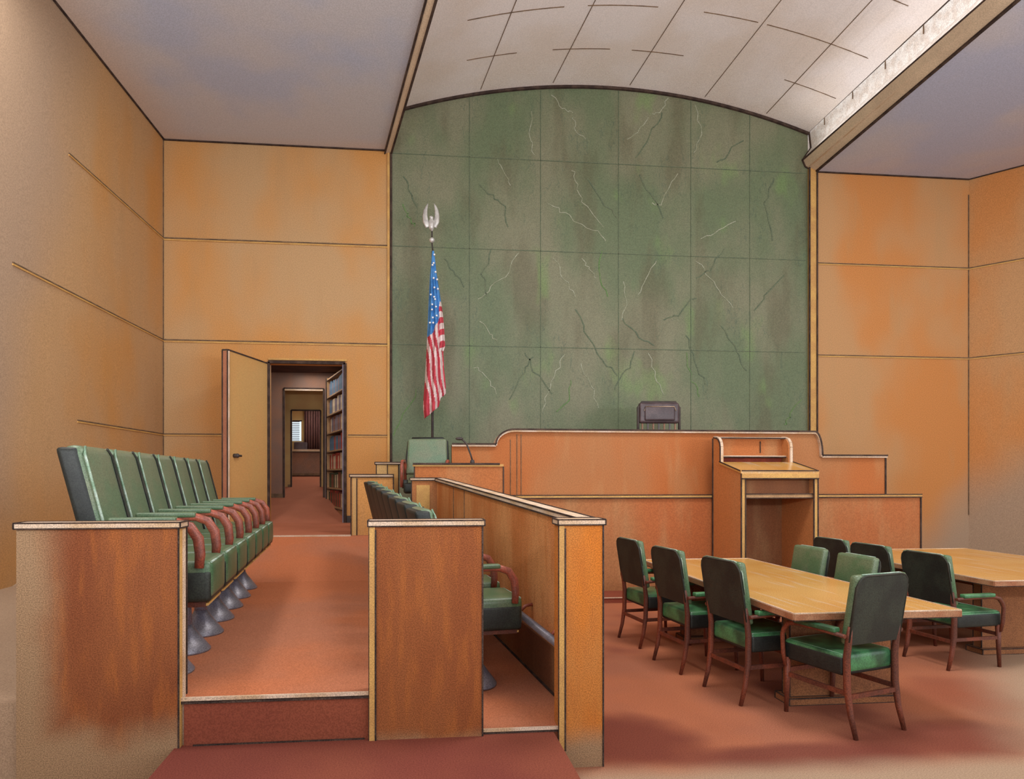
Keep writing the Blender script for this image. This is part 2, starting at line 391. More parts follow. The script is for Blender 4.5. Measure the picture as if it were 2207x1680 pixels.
for vs, k, w in ((WV, 'vein_white', .012), (DV, 'vein_dark', .022), (GV, 'vein_green', .02)):
    for v in vs:
        pts = []
        for (xa, ya), (xb, yb) in zip(v[:-1], v[1:]):
            for j in range(4):
                t = j / 4; pts.append((xa + (xb - xa) * t + random.uniform(-4, 4), ya + (yb - ya) * t + random.uniform(-4, 4)))
        pts.append(v[-1]); q = [P(x, y, Y=B - .002) for x, y in pts]
        for a, b in zip(q[:-1], q[1:]): mb.bar(a, b, w, k, up=(0, 1, 0), h=.006)
# pencil-dark arch line
for i in range(NU): mb.bar(arc_pt(i / NU, B - .02, -.02), arc_pt((i + 1) / NU, B - .02, -.02), .05, 'ink', up=(0, 1, 0))
struct(mb.build('wall_back_center'))
# back wall right and its trim
XT = XG1 + .15
mb = MB()
mb.box(XT, XR, B, B + T, -.1, ZC + .1, 'wall_r')
for z in JZ[:2]: joint(mb, (XT, B, z - .04), (XR, B, z - .04), (0, -1, 0), .02)
mb.bar((XT, B - .02, ZC), (XR, B - .02, ZC), .035, 'ink', up=(0, 1, 0))
struct(mb.build('wall_back_right'))
mb = MB(); mb.box(XG1, XT, B - .05, B + T, 1.0, 7.5, 'chalk_y'); mb.box(XG1 - .25, XT + .4, B + .002, B + T, 7.3, 8.4, 'cove')
for x in (XG1, XT): mb.bar((x, B - .055, 1), (x, B - .055, 7.5), .025, 'ink', up=(0, 1, 0))
struct(mb.build('trim_1'))
# right wall, turning towards us
mb = MB(); q = Vector((XR, B, 0)); r = q + Vector((.83, -1, 0)) * 6.5; nrm = Vector((-1, -.83, 0)).normalized()
up = Vector((0, 0, 1))
mb.hexa([q, r, r - nrm * .2, q - nrm * .2], [p + up * (ZC + .1) for p in (q, r, r - nrm * .2, q - nrm * .2)], 'wall_r')
for z in JZ[:2]: joint(mb, q + up * (z - .04), r + up * (z - .04), nrm, .02)
mb.bar(q + nrm * .01 + up * .9, q + nrm * .01 + up * (ZC - .3), .016, 'inksoft', up=nrm)
mb.bar(q + nrm * .02 + up * ZC, r + nrm * .02 + up * ZC, .03, 'ink', up=nrm)
struct(mb.build('wall_right'))
# left wall
mb = MB()
mb.hexa([(wl(B), B, -.1), (wl(YN), YN, -.1), (wl(YN) - .2, YN, -.1), (wl(B) - .2, B, -.1)],
        [(wl(B), B, ZC + .1), (wl(YN), YN, ZC + .1), (wl(YN) - .2, YN, ZC + .1), (wl(B) - .2, B, ZC + .1)], 'wall_l')
for z, y1 in ((5.70, 8.6), (3.97, 7.5), (2.37, 8.8)):
    joint(mb, (wl(B), B, z), (wl(y1), y1, z), (1, 0, 0), .018)
mb.bar((wl(B) + .02, B, ZC), (wl(YN) + .02, YN, ZC), .026, 'ink', up=(1, 0, 0))
struct(mb.build('wall_left'))
# ceilings
mb = MB()
def slab(mb, pts, z0, z1, k): mb.hexa([(x, y, z0) for x, y in pts], [(x, y, z1) for x, y in pts], k)
slab(mb, [(wl(YN) - .2, YN), (bl(YN) - .12, YN), (bl(B) - .12, B), (wl(B) - .2, B)], ZC, ZC + .1, 'ceil')
struct(mb.build('ceiling'))
def br(Y): return XatY(1757, B) - .075 * (B - Y)
mb = MB(); slab(mb, [(br(YN), YN), (17.5, YN), (17.5, B), (br(B), B)], ZC, ZC + .1, 'ceil_r')
struct(mb.build('ceiling'))
# left beam
mb = MB()
b4 = [(bl(YN) - .13, YN), (bl(YN), YN), (bl(B), B), (bl(B) - .11, B)]
mb.hexa([(x, y, ZC - .05) for x, y in b4], [(x, y, 8.1) for x, y in b4], 'beam')
mb.bar((bl(YN), YN, ZC - .055), (bl(B), B, ZC - .055), .03, 'ink'); mb.bar((bl(YN) - .13, YN, ZC - .055), (bl(B) - .11, B, ZC - .055), .022, 'ink')
struct(mb.build('trim_2'))
# right cove beam: profile swept along the beam
prof = [P(1743, 284, Y=B), P(1747, 320, Y=B), P(1729, 346, Y=B), P(1735, 360, Y=B), P(1757, 371, Y=B)]
mb = MB()
def swp(i, Y):
    p = prof[i].copy(); k = (.050, .050, .050, .062, .075)[i]; p.x -= k * (B - Y); p.y = Y; return p
cols = ['cove', 'cove', 'beam', 'beam']
for i in range(4):
    if i == 1:
        mb.quad([swp(1, B), swp(2, B), swp(2, YN), swp(1, YN)], 'cove')
    else: mb.quad([swp(i, B), swp(i + 1, B), swp(i + 1, YN), swp(i, YN)], cols[i])
mb.quad([swp(4, B), swp(4, B) + Vector((0, 0, .2)), swp(4, YN) + Vector((0, 0, .2)), swp(4, YN)], 'beam')
for i, w in ((0, .026), (2, .028), (4, .04)): mb.bar(swp(i, B), swp(i, YN), w, 'ink')
a3 = swp(3, B); b3 = swp(3, YN); mb.bar(a3 + Vector((.05, 0, -.015)), b3 + Vector((.05, 0, -.015)), .03, 'chalk')
for i in range(4): mb.bar(swp(i, B - .02), swp(i + 1, B - .02), .03, 'ink', up=(0, 1, 0))
for yy in (11.0, 10.2, 9.4, 8.6):
    mb.bar(swp(0, yy), swp(0, yy) + Vector((0, 0, -.14)), .012, 'inksoft')
struct(mb.build('trim_3'))
# vault
mb = MB()
for i in range(NU):
    u0, u1 = i / NU, (i + 1) / NU
    f = mb.quad([arc_pt(u0, B), arc_pt(u1, B), arc_pt(u1, YN), arc_pt(u0, YN)], 'vault')
# panel joints
for u in (.19, .36, .545, .73, .885):
    mb.bar(arc_pt(u, B - .12, -.004), arc_pt(u, 4, -.004), .009, 'inksoft')
for Y, segs in ((10.45, ((.13, .24), (.32, .45), (.5, .62), (.86, .985))), (9.45, ((.1, .3), (.35, .5), (.6, .72), (.74, .97))), (8.4, ((.2, .5), (.55, .95)))):
    for a, b in segs:
        n = 6
        for j in range(n):
            mb.bar(arc_pt(a + (b - a) * j / n, Y, -.004), arc_pt(a + (b - a) * (j + 1) / n, Y, -.004), .009, 'inksoft')
struct(mb.build('ceiling'))

# ---------------------------------------------------------------- floors
Z1 = .457; YF = 3.64
def z2(Y): return .22 + .044 * (Y - YF)
def tb(Y): return -.2 - .06 * (Y - 3.6)          # edge between the two tiers
def wi(Y): return 1.02 - .15 * (Y - 3.6)         # inner face of the jury box wall
mb = MB(); mb.box(-5.5, 17.5, YN, B, -.1, 0, 'floor'); struct(mb.build('floor'))
# upper tier
mb = MB()
slab(mb, [(wl(YF), YF), (tb(YF), YF), (tb(8.6), 8.6), (wl(8.6), 8.6)], .001, Z1, 'tier')
mb.box(XatY(398, YF), tb(YF), YF - .012, YF, .2, Z1 - .02, 'stepbox')
mb.bar((-1.24, YF - .015, Z1 - .005), (tb(YF), YF - .015, Z1 - .005), .018, 'chalk')
mb.bar((-1.24, YF - .018, Z1 - .024), (tb(YF), YF - .018, Z1 - .024), .012, 'ink')
struct(mb.build('floor'))
# lower tier (gently raked)
mb = MB()
a, b_, c_, d_ = (tb(YF), YF), (wi(YF), YF), (wi(9), 9), (tb(9), 9)
mb.hexa([(*p, .001) for p in (a, b_, c_, d_)], [(a[0], a[1], z2(YF)), (b_[0], b_[1], z2(YF)), (c_[0], c_[1], z2(9)), (d_[0], d_[1], z2(9))], 'tier')
mb.bar((.3, YF - .012, z2(YF)), (wi(YF), YF - .012, z2(YF)), .016, 'chalk')
mb.bar((.3, YF - .014, z2(YF) - .016), (wi(YF), YF - .014, z2(YF) - .016), .01, 'ink')
struct(mb.build('floor'))
# front step
mb = MB(); mb.box(-1.24, .82, 2.55, YF - .012, .001, .2, 'step')
mb.bar((-1.15, YF - .02, .203), (-.24, YF - .02, .203), .008, 'ink'); struct(mb.build('floor'))
# steps and landing up to the door
mb = MB(); mb.hexa([(wl(7.5), 7.5, .44), (tb(7.5), 7.5, .44), (-.46, 9.0, .44), (wl(9), 9.0, .44)], [(wl(7.5), 7.5, Z1 + .001), (tb(7.5), 7.5, Z1 + .001), (-.46, 9.0, .835), (wl(9), 9.0, .835)], 'tier')
struct(mb.build('floor'))
mb = MB(); mb.box(wl(B), -.1, 9.0, B, .001, .84, 'land')
mb.bar((-2.6, 8.99, .84), (-.78, 8.99, .84), .022, 'chalk'); mb.bar((-2.6, 8.985, .815), (-.78, 8.985, .815), .012, 'ink')
struct(mb.build('floor'))
# platforms for witness, flag and judge
mb = MB(); mb.box(-.1, 1.75, 8.45, B, .001, 1.0, 'dark_in'); struct(mb.build('floor'))
mb = MB(); mb.box(1.75, 7.0, 9.12, B, .001, 1.45, 'dark_in'); struct(mb.build('floor'))

# baseboard right of the door
mb = MB(); mb.box(DX1 + .03, -.78, B - .03, B - .001, .84, .96, 'mic'); struct(mb.build('baseboard_back'))
# ---------------------------------------------------------------- door frame, leaf
mb = MB()
for x in (DX0, DX1): mb.bar((x, B - .02, DZ0), (x, B - .02, DZ1 + .02), .05, 'ink', up=(0, 1, 0))
mb.bar((DX0, B - .02, DZ1 + .02), (DX1, B - .02, DZ1 + .02), .05, 'ink', up=(0, 1, 0))
mb.bar((DX0, B - .015, DZ1 + .07), (DX1 + .03, B - .015, DZ1 + .07), .03, 'chalk_y', up=(0, 1, 0))
mb.bar((DX1 - .035, B - .02, DZ0), (DX1 - .035, B - .02, DZ1), .025, 'jamb_blue', up=(0, 1, 0))
struct(mb.build('trim_4'))
hp = Vector((DX0 - .01, B - .04, 0)); fe = P(491, 757, Y=10.28); dv = Vector((fe.x - hp.x, fe.y - hp.y, 0)); L = dv.length; dv.normalize()
dn = Vector((dv.y, -dv.x, 0))            # outward normal away from the opening
if dn.x > 0: dn = -dn
z0, z1 = DZ0 + .015, DZ1 - .01
c4 = [hp, hp + dv * L, hp + dv * L + dn * .09, hp + dn * .09]
root = struct(bpy.data.objects.new('door_1', None)); C.objects.link(root)
mb = MB(); bb = [p + up * z0 for p in c4]; tt = [p + up * z1 for p in c4]
mb.hexa(bb, tt, 'door'); mb.outline(bb, tt, .022)
mb.bar(bb[1] + Vector((.02, -.01, 0)) , tt[1] + Vector((.02, -.01, -.02)), .02, 'chalk')
ctr = hp + dv * (L + .004) + dn * .045
mb.box(-.03, .03, -.006, .006, z0 + .02, z1 - .02, 'door_edge', mat=Matrix.Translation(ctr) @ Matrix.Rotation(math.atan2(dn.y, dn.x), 4, 'Z'))
mb.build('door_leaf', root)
mb = MB(); hc = hp + dv * (L - .17) + up * (1.97) - dn * .0
mb.tube([hc, hc - dn * .06], .032, 'mic', 12)
mb.tube([hc - dn * .055, hc - dn * .06 - dv * .11], .018, 'mic', 10); mb.ball(hc - dn * .06, .035, 'mic')
mb.build('door_handle', root)

# ---------------------------------------------------------------- corridor beyond the door
def rz_(Y): return .84 + .2 * (Y - B)
def cb(mb, x0, x1, y0, y1, z0, z1, k): mb.box(x0, x1, y0, y1, z0, z1, k)
mb = MB(); mb.hexa([(-3.4, B, .5), (-.3, B, .5), (-.3, 16.4, .5), (-3.4, 16.4, .5)], [(-3.4, B, .84), (-.3, B, .84), (-.3, 16.4, rz_(16.4)), (-3.4, 16.4, rz_(16.4))], 'land')
struct(mb.build('floor'))
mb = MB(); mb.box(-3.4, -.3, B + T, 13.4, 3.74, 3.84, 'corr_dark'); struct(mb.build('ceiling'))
mb = MB(); mb.box(-3.4, -.3, 13.5, 16.6, 3.6, 3.7, 'corr_tan'); struct(mb.build('ceiling'))
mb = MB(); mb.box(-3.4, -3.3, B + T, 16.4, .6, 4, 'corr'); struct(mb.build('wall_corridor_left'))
YP = 13.4; x0, x1 = XatY(612, YP), XatY(698, YP); zt = P(650, 838, Y=YP).z
mb = MB()
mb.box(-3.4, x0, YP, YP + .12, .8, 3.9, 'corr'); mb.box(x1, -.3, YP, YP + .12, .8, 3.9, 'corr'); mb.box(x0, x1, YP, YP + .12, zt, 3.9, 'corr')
for x, k in ((x0, 'ink'), (x1, 'ink'), (x1 + .05, 'jamb_blue')): mb.bar((x, YP - .01, rz_(YP)), (x, YP - .01, zt), .03, k, up=(0, 1, 0))
mb.bar((x0, YP - .01, zt), (x1, YP - .01, zt), .03, 'ink', up=(0, 1, 0)); mb.bar((x0, YP - .01, zt - .03), (x1, YP - .01, zt - .03), .03, 'chalk', up=(0, 1, 0))
mb.box(-3.2, x0, YP - .02, YP, rz_(YP) - .05, rz_(YP) + .08, 'inksoft')
struct(mb.build('wall_corridor_back'))
YP2 = 14.4; x2, x3 = XatY(628, YP2), XatY(691, YP2); zt2 = P(660, 885, Y=YP2).z
mb = MB()
mb.box(-3.4, x2, YP2, YP2 + .1, 1, 3.7, 'corr_tan'); mb.box(x3, -.3, YP2, YP2 + .1, 1, 3.7, 'corr_tan'); mb.box(x2, x3, YP2, YP2 + .1, zt2, 3.7, 'corr_tan')
for x in (x2, x3): mb.bar((x, YP2 - .01, rz_(YP2)), (x, YP2 - .01, zt2), .03, 'ink', up=(0, 1, 0))
mb.bar((x2, YP2 - .01, zt2), (x3, YP2 - .01, zt2), .03, 'ink', up=(0, 1, 0))
mb.box(x0 - .1, x2, YP2 - .02, YP2, rz_(YP2) - .05, rz_(YP2) + .05, 'inksoft')
struct(mb.build('wall_corridor_inner'))
YW = 16.3
mb = MB(); mb.box(-3.4, -.3, YW, YW + .1, 1, 4, 'corr_tan'); struct(mb.build('wall_far'))
# far window with blind
wx0, wx1 = XatY(626, YW - .05), XatY(651, YW - .05); wz1, wz0 = P(640, 908, Y=YW).z, P(640, 951, Y=YW).z
root = struct(bpy.data.objects.new('window_1', None)); C.objects.link(root)
mb = MB(); mb.box(wx0, wx1, YW - .03, YW - .01, wz0, wz1, 'daylight'); mb.build('window_pane', root)
mb = MB()
for i in range(11):
    z = wz0 + (wz1 - wz0) * (i + .5) / 11; mb.box(wx0, wx1 - .06, YW - .06, YW - .04, z - .008, z + .008, 'steel')
mb.build('window_blind', root)
mb = MB(); mb.bar((wx1, YW - .05, wz0), (wx1, YW - .05, wz1), .03, 'corr_tan', up=(0, 1, 0)); mb.bar((wx0, YW - .05, wz1), (wx1, YW - .05, wz1), .03, 'ink', up=(0, 1, 0)); mb.build('window_frame', root)
# curtain
mb = MB(); cx0, cx1 = XatY(655, 16.1), XatY(694, 16.1); n = 40; cz0, cz1 = 2.3, P(670, 885, Y=16.2).z + .2
for i in range(n):
    a0, a1 = i / n, (i + 1) / n
    f0, f1 = .035 * math.sin(a0 * 2 * PI * 7), .035 * math.sin(a1 * 2 * PI * 7)
    A, Bq = (cx0 + (cx1 - cx0) * a0, 16.2 + f0), (cx0 + (cx1 - cx0) * a1, 16.2 + f1)
    f = mb.quad([(*A, cz0), (*Bq, cz0), (*Bq, cz1), (*A, cz1)], 'curtain'); f.smooth = True
o = mb.build('curtain'); md = o.modifiers.new('thick', 'SOLIDIFY'); md.thickness = .01
tag(o, 'pleated plum curtain hanging beside the far window in the back room', 'curtain')
# desk in the far room
root = thing('desk', 'wood-fronted desk with a pale top under the far window', 'desk', (-2.2, 15.6, rz_(15.6)))
dz = P(660, 969, Y=15.5).z - rz_(15.6); hx = .9
mb = MB(); mb.box(-hx, hx, -.1, .35, dz - .05, dz, 'chalk'); mb.bar((-hx, -.1, dz - .06), (hx, -.1, dz - .06), .02, 'ink'); mb.build('desk_top', root)
mb = MB(); mb.box(-hx + .03, hx - .03, -.06, .3, 0, dz - .051, 'corr'); mb.bar((-hx, -.07, .03), (hx, -.07, .03), .05, 'inksoft'); mb.build('front_panel', root)
root = thing('office_chair', 'small dark chair back behind the desk in the far room', 'chair', (XatY(647, 16.0) , 16.04, rz_(16.0)))
zb = rz_(16.0); cz1_ = P(645, 953, Y=16.0).z - zb
mb = MB(); mb.box(-.16, .16, 0, .06, cz1_ - .3, cz1_, 'judge', .03); mb.build('backrest', root)
mb = MB(); mb.box(-.16, .16, -.08, .02, .25, .32, 'judge', .02); mb.build('seat', root)
mb = MB(); mb.tube([(0, .0, .02), (0, .0, .26)], .02, 'steel_dark'); mb.lathe([(.08, 0), (.08, .02), (.02, .04)], (0, .0, 0), 'steel_dark'); mb.tube([(0, .03, .28), (0, .03, cz1_ - .25)], .015, 'steel_dark'); mb.build('stand', root)

# ---------------------------------------------------------------- bookcase
s0 = Vector((XatY(741, B + .25), B + .25, 0)); s1 = Vector((XatY(704, 13.3), 13.3, 0)); sd = (s1 - s0); SL = sd.length; sd.normalize()
sn = Vector((sd.y, -sd.x, 0));  sn = sn if sn.x > 0 else -sn   # into the wall
SB = rz_(12.0) + .0
MXS = Matrix(((sd.x, sn.x, 0, s0.x), (sd.y, sn.y, 0, s0.y), (0, 0, 1, SB), (0, 0, 0, 1)))
case = thing('bookcase', 'tall open bookcase full of books seen through the open doorway', 'bookcase')
case.matrix_world = MXS
SH = 3.62 - SB; nb = 7; bay = (SH - .16) / nb
for x in (0, SL - .04):
    mb = MB(); mb.box(x, x + .04, 0, .3, 0, SH, 'shelfwood'); mb.bar((x + .02, -.005, 0), (x + .02, -.005, SH), .03, 'ink', up=(0, 1, 0)); mb.build('side_panel', case)
mb = MB(); mb.box(.04, SL - .04, .28, .3, 0, SH, 'corr_dark'); mb.build('back_panel', case)
for i in range(nb + 1):
    z = .1 + bay * i
    mb = MB(); mb.box(.04, SL - .04, 0, .28, z, z + .03, 'shelfwood'); mb.bar((.04, -.004, z - .004), (SL - .04, -.004, z - .004), .012, 'ink'); mb.build('shelf', case)
mb = MB(); mb.box(.04, SL - .04, .01, .28, 0, .1, 'shelfwood'); mb.build('plinth', case)
bookc = {'red': (176, 78, 62), 'blue': (92, 116, 136), 'cream': (206, 184, 152), 'green': (84, 90, 64), 'grey': (128, 112, 116), 'brown': (134, 84, 62)}
for k, v in bookc.items(): M['book_' + k] = simple('book_' + k, v, tuple(int(q * .85) for q in v), 9, .7, .3, g=.2)
rows = [('lowest', ['red', 'cream', 'green', 'brown']), ('second lowest', ['green', 'cream', 'brown']), ('third lowest', ['red', 'cream', 'red']),
        ('middle', ['blue', 'red', 'grey', 'blue']), ('third highest', ['grey', 'cream', 'grey', 'brown']), ('second highest', ['grey', 'cream', 'blue']), ('topmost', ['blue', 'grey', 'blue'])]
def make_book(c, w, h):
    mb = MB(); mb.box(-w / 2, w / 2, 0, .18, 0, h, 'book_' + c, .006, 1); mb.box(-w / 2 + .008, w / 2 - .008, .03, .184, .008, h + .002, 'chalk')
    return mb
for i, (rn, cs) in enumerate(rows):
    x = .07; j = 0
    while x < SL - .19:
        w = random.uniform(.07, .13); h = random.uniform(.24, .31) * bay / .36; c = cs[(j * 2 + random.randint(0, 1)) % len(cs)]
        mb = make_book(c, w, h); o = mb.build('book')
        o.matrix_world = MXS @ Matrix.Translation((x + w / 2, .03, .1305 + bay * i))
        tag(o, '%s book standing on the %s shelf of the corridor bookcase' % (c, rn), 'book', '%s books on the %s bookcase shelf' % (c, rn))
        x += w + .006; j += 1
mb = MB(); mb.box(-.95, -.75, B + T, YP, .6, 3.9, 'corr'); struct(mb.build('wall_corridor_right'))

# ---------------------------------------------------------------- jury box panels
ZP = 1.405; YP0 = 3.60
def panel(name, label, px0, px1, mk, side_l=False, side_r=False, y1=3.70):
    x0, x1 = (XatY(px0, YP0) if px0 else -2.03), XatY(px1, YP0)
    root = thing('jury_box_partition', label, 'partition', ((x0 + x1) / 2, YP0, 0))
    h = (x1 - x0) / 2
    mb = MB(); mb.box(-h, h, 0, y1 - YP0, 0, ZP - .03, mk)
    for x in ((-h, h) if px0 else (h,)): mb.bar((x, 0, .0), (x, 0, ZP - .02), .009, 'ink', up=(0, 1, 0))
    for s in (side_l, side_r):
        if s:
            sg = -1 if s is side_l else 1
    if side_l:
        mb.box(-h, -h + .03, -.006, 0, 0, ZP - .035, 'chalk_y'); mb.bar((-h + .034, -.004, .1), (-h + .034, -.004, ZP - .05), .009, 'ink', up=(0, 1, 0))
    if side_r:
        mb.box(h, h + .006, 0, y1 - YP0, .0, ZP - .035, 'chalk_y'); mb.bar((h + .006, y1 - YP0, .2), (h + .006, y1 - YP0, ZP - .035), .012, 'ink', up=(0, 1, 0))
        mb.bar((h + .007, .05, .2), (h + .007, .05, ZP - .04), .02, 'chalk', up=(0, 1, 0))
    mb.build('panel', root)
    mb = MB(); mb.box(-h - .008, h + .012, -.012, y1 - YP0 + .01, ZP - .03, ZP, 'chalk')
    b = [(-h - .008, -.012, ZP - .03), (h + .012, -.012, ZP - .03), (h + .012, y1 - YP0 + .01, ZP - .03), (-h - .008, y1 - YP0 + .01, ZP - .03)]
    mb.outline(b, [(p[0], p[1], ZP) for p in b], .007)
    mb.build('cap_rail', root)
    return root
panel('jury_box_panel', 'wide dark brown wooden partition at the left front, hiding the near green seats', None, 385, 'panel_l', side_r=True)
panel('jury_box_panel', 'square brown wooden partition in the middle foreground between two openings', 796, 1040, 'panel_m', side_l=True)
panel('jury_box_panel', 'narrow orange wooden end post at the front of the long jury box wall', 1205, 1300, 'panel_r', side_l=True, y1=3.72)
# long jury box wall
root = thing('jury_box_wall', 'long wooden jury box wall with pale cap rail running back to the witness box', 'partition', (1.0, 5.8, 0))
ob = Vector((-1.0, -5.8, 0)); ys, ye = 3.74, 8.05; TW = .085
def zt_(Y): return ZP + (1.625 - ZP) * (Y - ys) / (ye - ys)
mb = MB()
q4 = [(wi(ys), ys), (wi(ys) + TW, ys), (wi(ye) + TW, ye), (wi(ye), ye)]
bb = [Vector((x, y, 0)) + ob for x, y in q4]; tt = [Vector((x, y, zt_(y) - .035)) + ob for x, y in q4]
mb.hexa(bb, tt, 'panel_w')
for yy in (7.1, 6.6): mb.bar(Vector((wi(yy) - .003, yy, .9)) + ob, Vector((wi(yy) - .003, yy, zt_(yy) - .05)) + ob, .007, 'inksoft', up=(1, 0, 0))
mb.build('wall_panel', root)
mb = MB()
q4 = [(wi(ys) - .02, ys), (wi(ys) + TW + .008, ys), (wi(ye) + TW + .008, ye), (wi(ye) - .02, ye)]
bb = [Vector((x, y, zt_(y) - .034)) + ob for x, y in q4]; tt = [Vector((x, y, zt_(y))) + ob for x, y in q4]
mb.hexa(bb, tt, 'chalk'); mb.outline(bb, tt, .01)
mb.build('cap_rail', root)
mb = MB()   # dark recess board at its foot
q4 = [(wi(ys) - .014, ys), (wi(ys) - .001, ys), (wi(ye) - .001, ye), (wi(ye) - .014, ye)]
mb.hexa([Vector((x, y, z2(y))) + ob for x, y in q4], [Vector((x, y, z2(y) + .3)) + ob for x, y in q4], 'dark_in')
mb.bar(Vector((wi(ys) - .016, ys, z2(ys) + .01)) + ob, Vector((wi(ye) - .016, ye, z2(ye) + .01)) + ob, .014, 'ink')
mb.build('kick_board', root)
mb = MB(); mb.tube([Vector((wi(y) - .1, y, z2(y) + .42)) + ob for y in (3.78, 5, 6.5, 7.9)], .026, 'rail', 12)
mb.build('foot_rail', root)
for y in (3.95, 4.55, 5.6, 6.6, 7.6):
    mb = MB(); w_ = Vector((wi(y), y, z2(y) + .42)) + ob
    mb.tube([w_ + Vector((0, 0, .06)), w_ + Vector((-.05, 0, .05)), w_ + Vector((-.1, 0, .0))], .012, 'armwood', 8)
    mb.build('rail_bracket', root)
# return of the wall at its far end
root = thing('jury_box_partition', 'short light wooden return panel at the far end of the long jury wall', 'partition', (XatY(915, 8.07), 8.07, 0))
xa, xb = XatY(887, 8.07) - root.location.x, XatY(947, 8.07) - root.location.x
mb = MB(); mb.obox(xa, xb, 0, .06, 0, 1.6, 'bench', .012); mb.box(xa + .06, xb - .12, -.006, 0, .9, 1.54, 'chalk_y'); mb.build('panel', root)
mb = MB(); mb.obox(xa - .02, xb + .02, -.015, .07, 1.6, 1.63, 'chalk', .01); mb.build('cap_rail', root)
# end wall of the jury box
root = thing('jury_box_partition', 'low honey-coloured end panel beside the doorway behind the far jury seats', 'partition', (XatY(800, 9.05), 9.02, .84))
xa, xb = XatY(757, 9.05) - root.location.x, XatY(848, 9.05) - root.location.x
mb = MB(); mb.obox(xa, xb, 0, .08, -.6, .8, 'wall_b', .016); mb.box(xa + .02, xa + .07, -.008, 0, -.3, .79, 'corr_tan'); mb.bar((xa + .08, -.006, -.3), (xa + .08, -.006, .78), .012, 'ink', up=(0, 1, 0)); mb.build('panel', root)
mb = MB(); mb.obox(xa - .02, xb + .0, -.02, .09, .8, .835, 'chalk', .012); mb.build('cap_rail', root)
# small partition behind it
root = thing('low_partition', 'small square pink and yellow partition left of the witness chair', 'partition', (XatY(835, 9.6), 9.6, .84))
xa, xb = XatY(811, 9.6) - root.location.x, XatY(859, 9.6) - root.location.x
mb = MB(); mb.obox(xa, xb, 0, .3, 0, .985, 'chalk_y', .014); mb.box(xa + .01, 0, -.01, 0, 0, .98, 'corr_tan'); mb.bar((0, -.012, 0), (0, -.012, .98), .012, 'ink', up=(0, 1, 0)); mb.build('panel', root)
mb = MB(); mb.obox(xa - .02, xb + .14, -.02, .3, .986, 1.015, 'chalk', .012); mb.build('cap_rail', root)

# ---------------------------------------------------------------- jury seats (face +X)
def cushion(mb, x0, x1, y0, y1, z0, z1, k, bev, lean=0, crown=0, seg=3, zref=None):
    b = [(x0, y0, z0), (x1, y0, z0), (x1, y1, z0), (x0, y1, z0)]; t = [(x0, y0, z1), (x1, y0, z1), (x1, y1, z1), (x0, y1, z1)]
    sh = lambda p: Vector((p[0] - lean * (p[2] - (zref if zref is not None else z0)), p[1], p[2]))
    mb.hexa([sh(p) for p in b], [sh(p) for p in t], k, bev, seg)
def make_jury_seat(label):
    r = thing('jury_chair', label, 'chair')
    w = .225
    mb = MB(); cushion(mb, -.30, -.19, -w, w, .60, 1.37, 'green_pale', .05, .25); o = mb.build('backrest', r, True)
    mb = MB(); cushion(mb, -.335, -.215, -w - .004, w + .004, .56, 1.358, 'black_lea', .03, .25, zref=.60); mb.build('back_shell', r, True)
    mb = MB()
    for sgn in (-1, 1):
        pts = [(-.19 - .25 * (z - .6) , sgn * (w - .004), z) for z in (.66, .9, 1.15, 1.32)]
        pts += [(-.195 - .25 * .75, sgn * (w - .05), 1.362)]
        mb.tube(pts, .008, 'pipe_highlight' if sgn < 0 else 'pipe', 6)
    mb.build('piping_highlight', o)
    mb = MB(); cushion(mb, -.27, .31, -w, w, .47, .70, 'green', .045); s = mb.build('seat', r, True)
    mb = MB(); cushion(mb, -.26, .302, -w - .003, w + .003, .455, .645, 'green_dark', .03); mb.build('seat_side', s, True)
    mb = MB(); mb.tube([(.298, -w + .03, .688), (.298, w - .03, .688)], .007, 'pipe_highlight', 6); mb.build('piping_highlight', s)
    mb = MB(); mb.box(-.24, .27, -.2, .2, .425, .46, 'legwood'); mb.bar((.275, -.2, .44), (.275, .2, .44), .015, 'chalk_y'); mb.build('seat_frame', r)
    mb = MB(); mb.tube([(0, 0, .10), (0, 0, .42)], [.05, .035], 'steel', 14); mb.build('column', r)
    mb = MB(); mb.lathe([(.165, 0), (.165, .012), (.12, .07), (.06, .15), (.045, .18)], (0, 0, 0), 'steel', 24); mb.build('base', r)
    arm(r, -1)
    return r
def arm(r, sg):
    y = sg * .235
    mb = MB(); mb.tube([(-.26, y, .90), (-.0, y, .925), (.12, y, .925), (.19, y, .90), (.235, y, .83), (.245, y, .74), (.24, y, .66)], [.02, .022, .026, .03, .032, .03, .026], 'armwood', 10, flat=.8, up=(0, 1, 0)); o = mb.build('arm', r)
    mb = MB(); cushion(mb, -.24, .12, y - .03, y + .03, .925, .958, 'green', .012); mb.build('arm_pad', o, True)
L7 = ['left-hand row, nearest, half hidden by the wide brown partition', 'left-hand row, second from the front', 'left-hand row, third from the front', 'left-hand row, middle one of seven',
      'left-hand row, third from the door end', 'left-hand row, second from the door end', 'left-hand row, last, closest to the open door']
seat = make_jury_seat('worn green jury chair, ' + L7[0]); seat['group'] = 'left row of jury seats'
def lrow(i): Y = 4.12 + .5 * i; return (-1.47 - .1 * (Y - 4.12), Y, Z1)
seat.location = lrow(0); seat.rotation_euler = (0, 0, math.atan(.1))
for i in range(1, 7):
    s = dup(seat, lrow(i), math.atan(.1), 'worn green jury chair, ' + L7[i], 'left row of jury seats')
arm(s, 1)
R9 = ['nearest green chair, cushion showing right of the middle brown partition'] + ['%s green chair from the near end, its back above the brown partition' % k for k in ('second', 'third', 'fourth', 'fifth', 'sixth', 'seventh')] + ['farthest green chair, beside the low end partition']
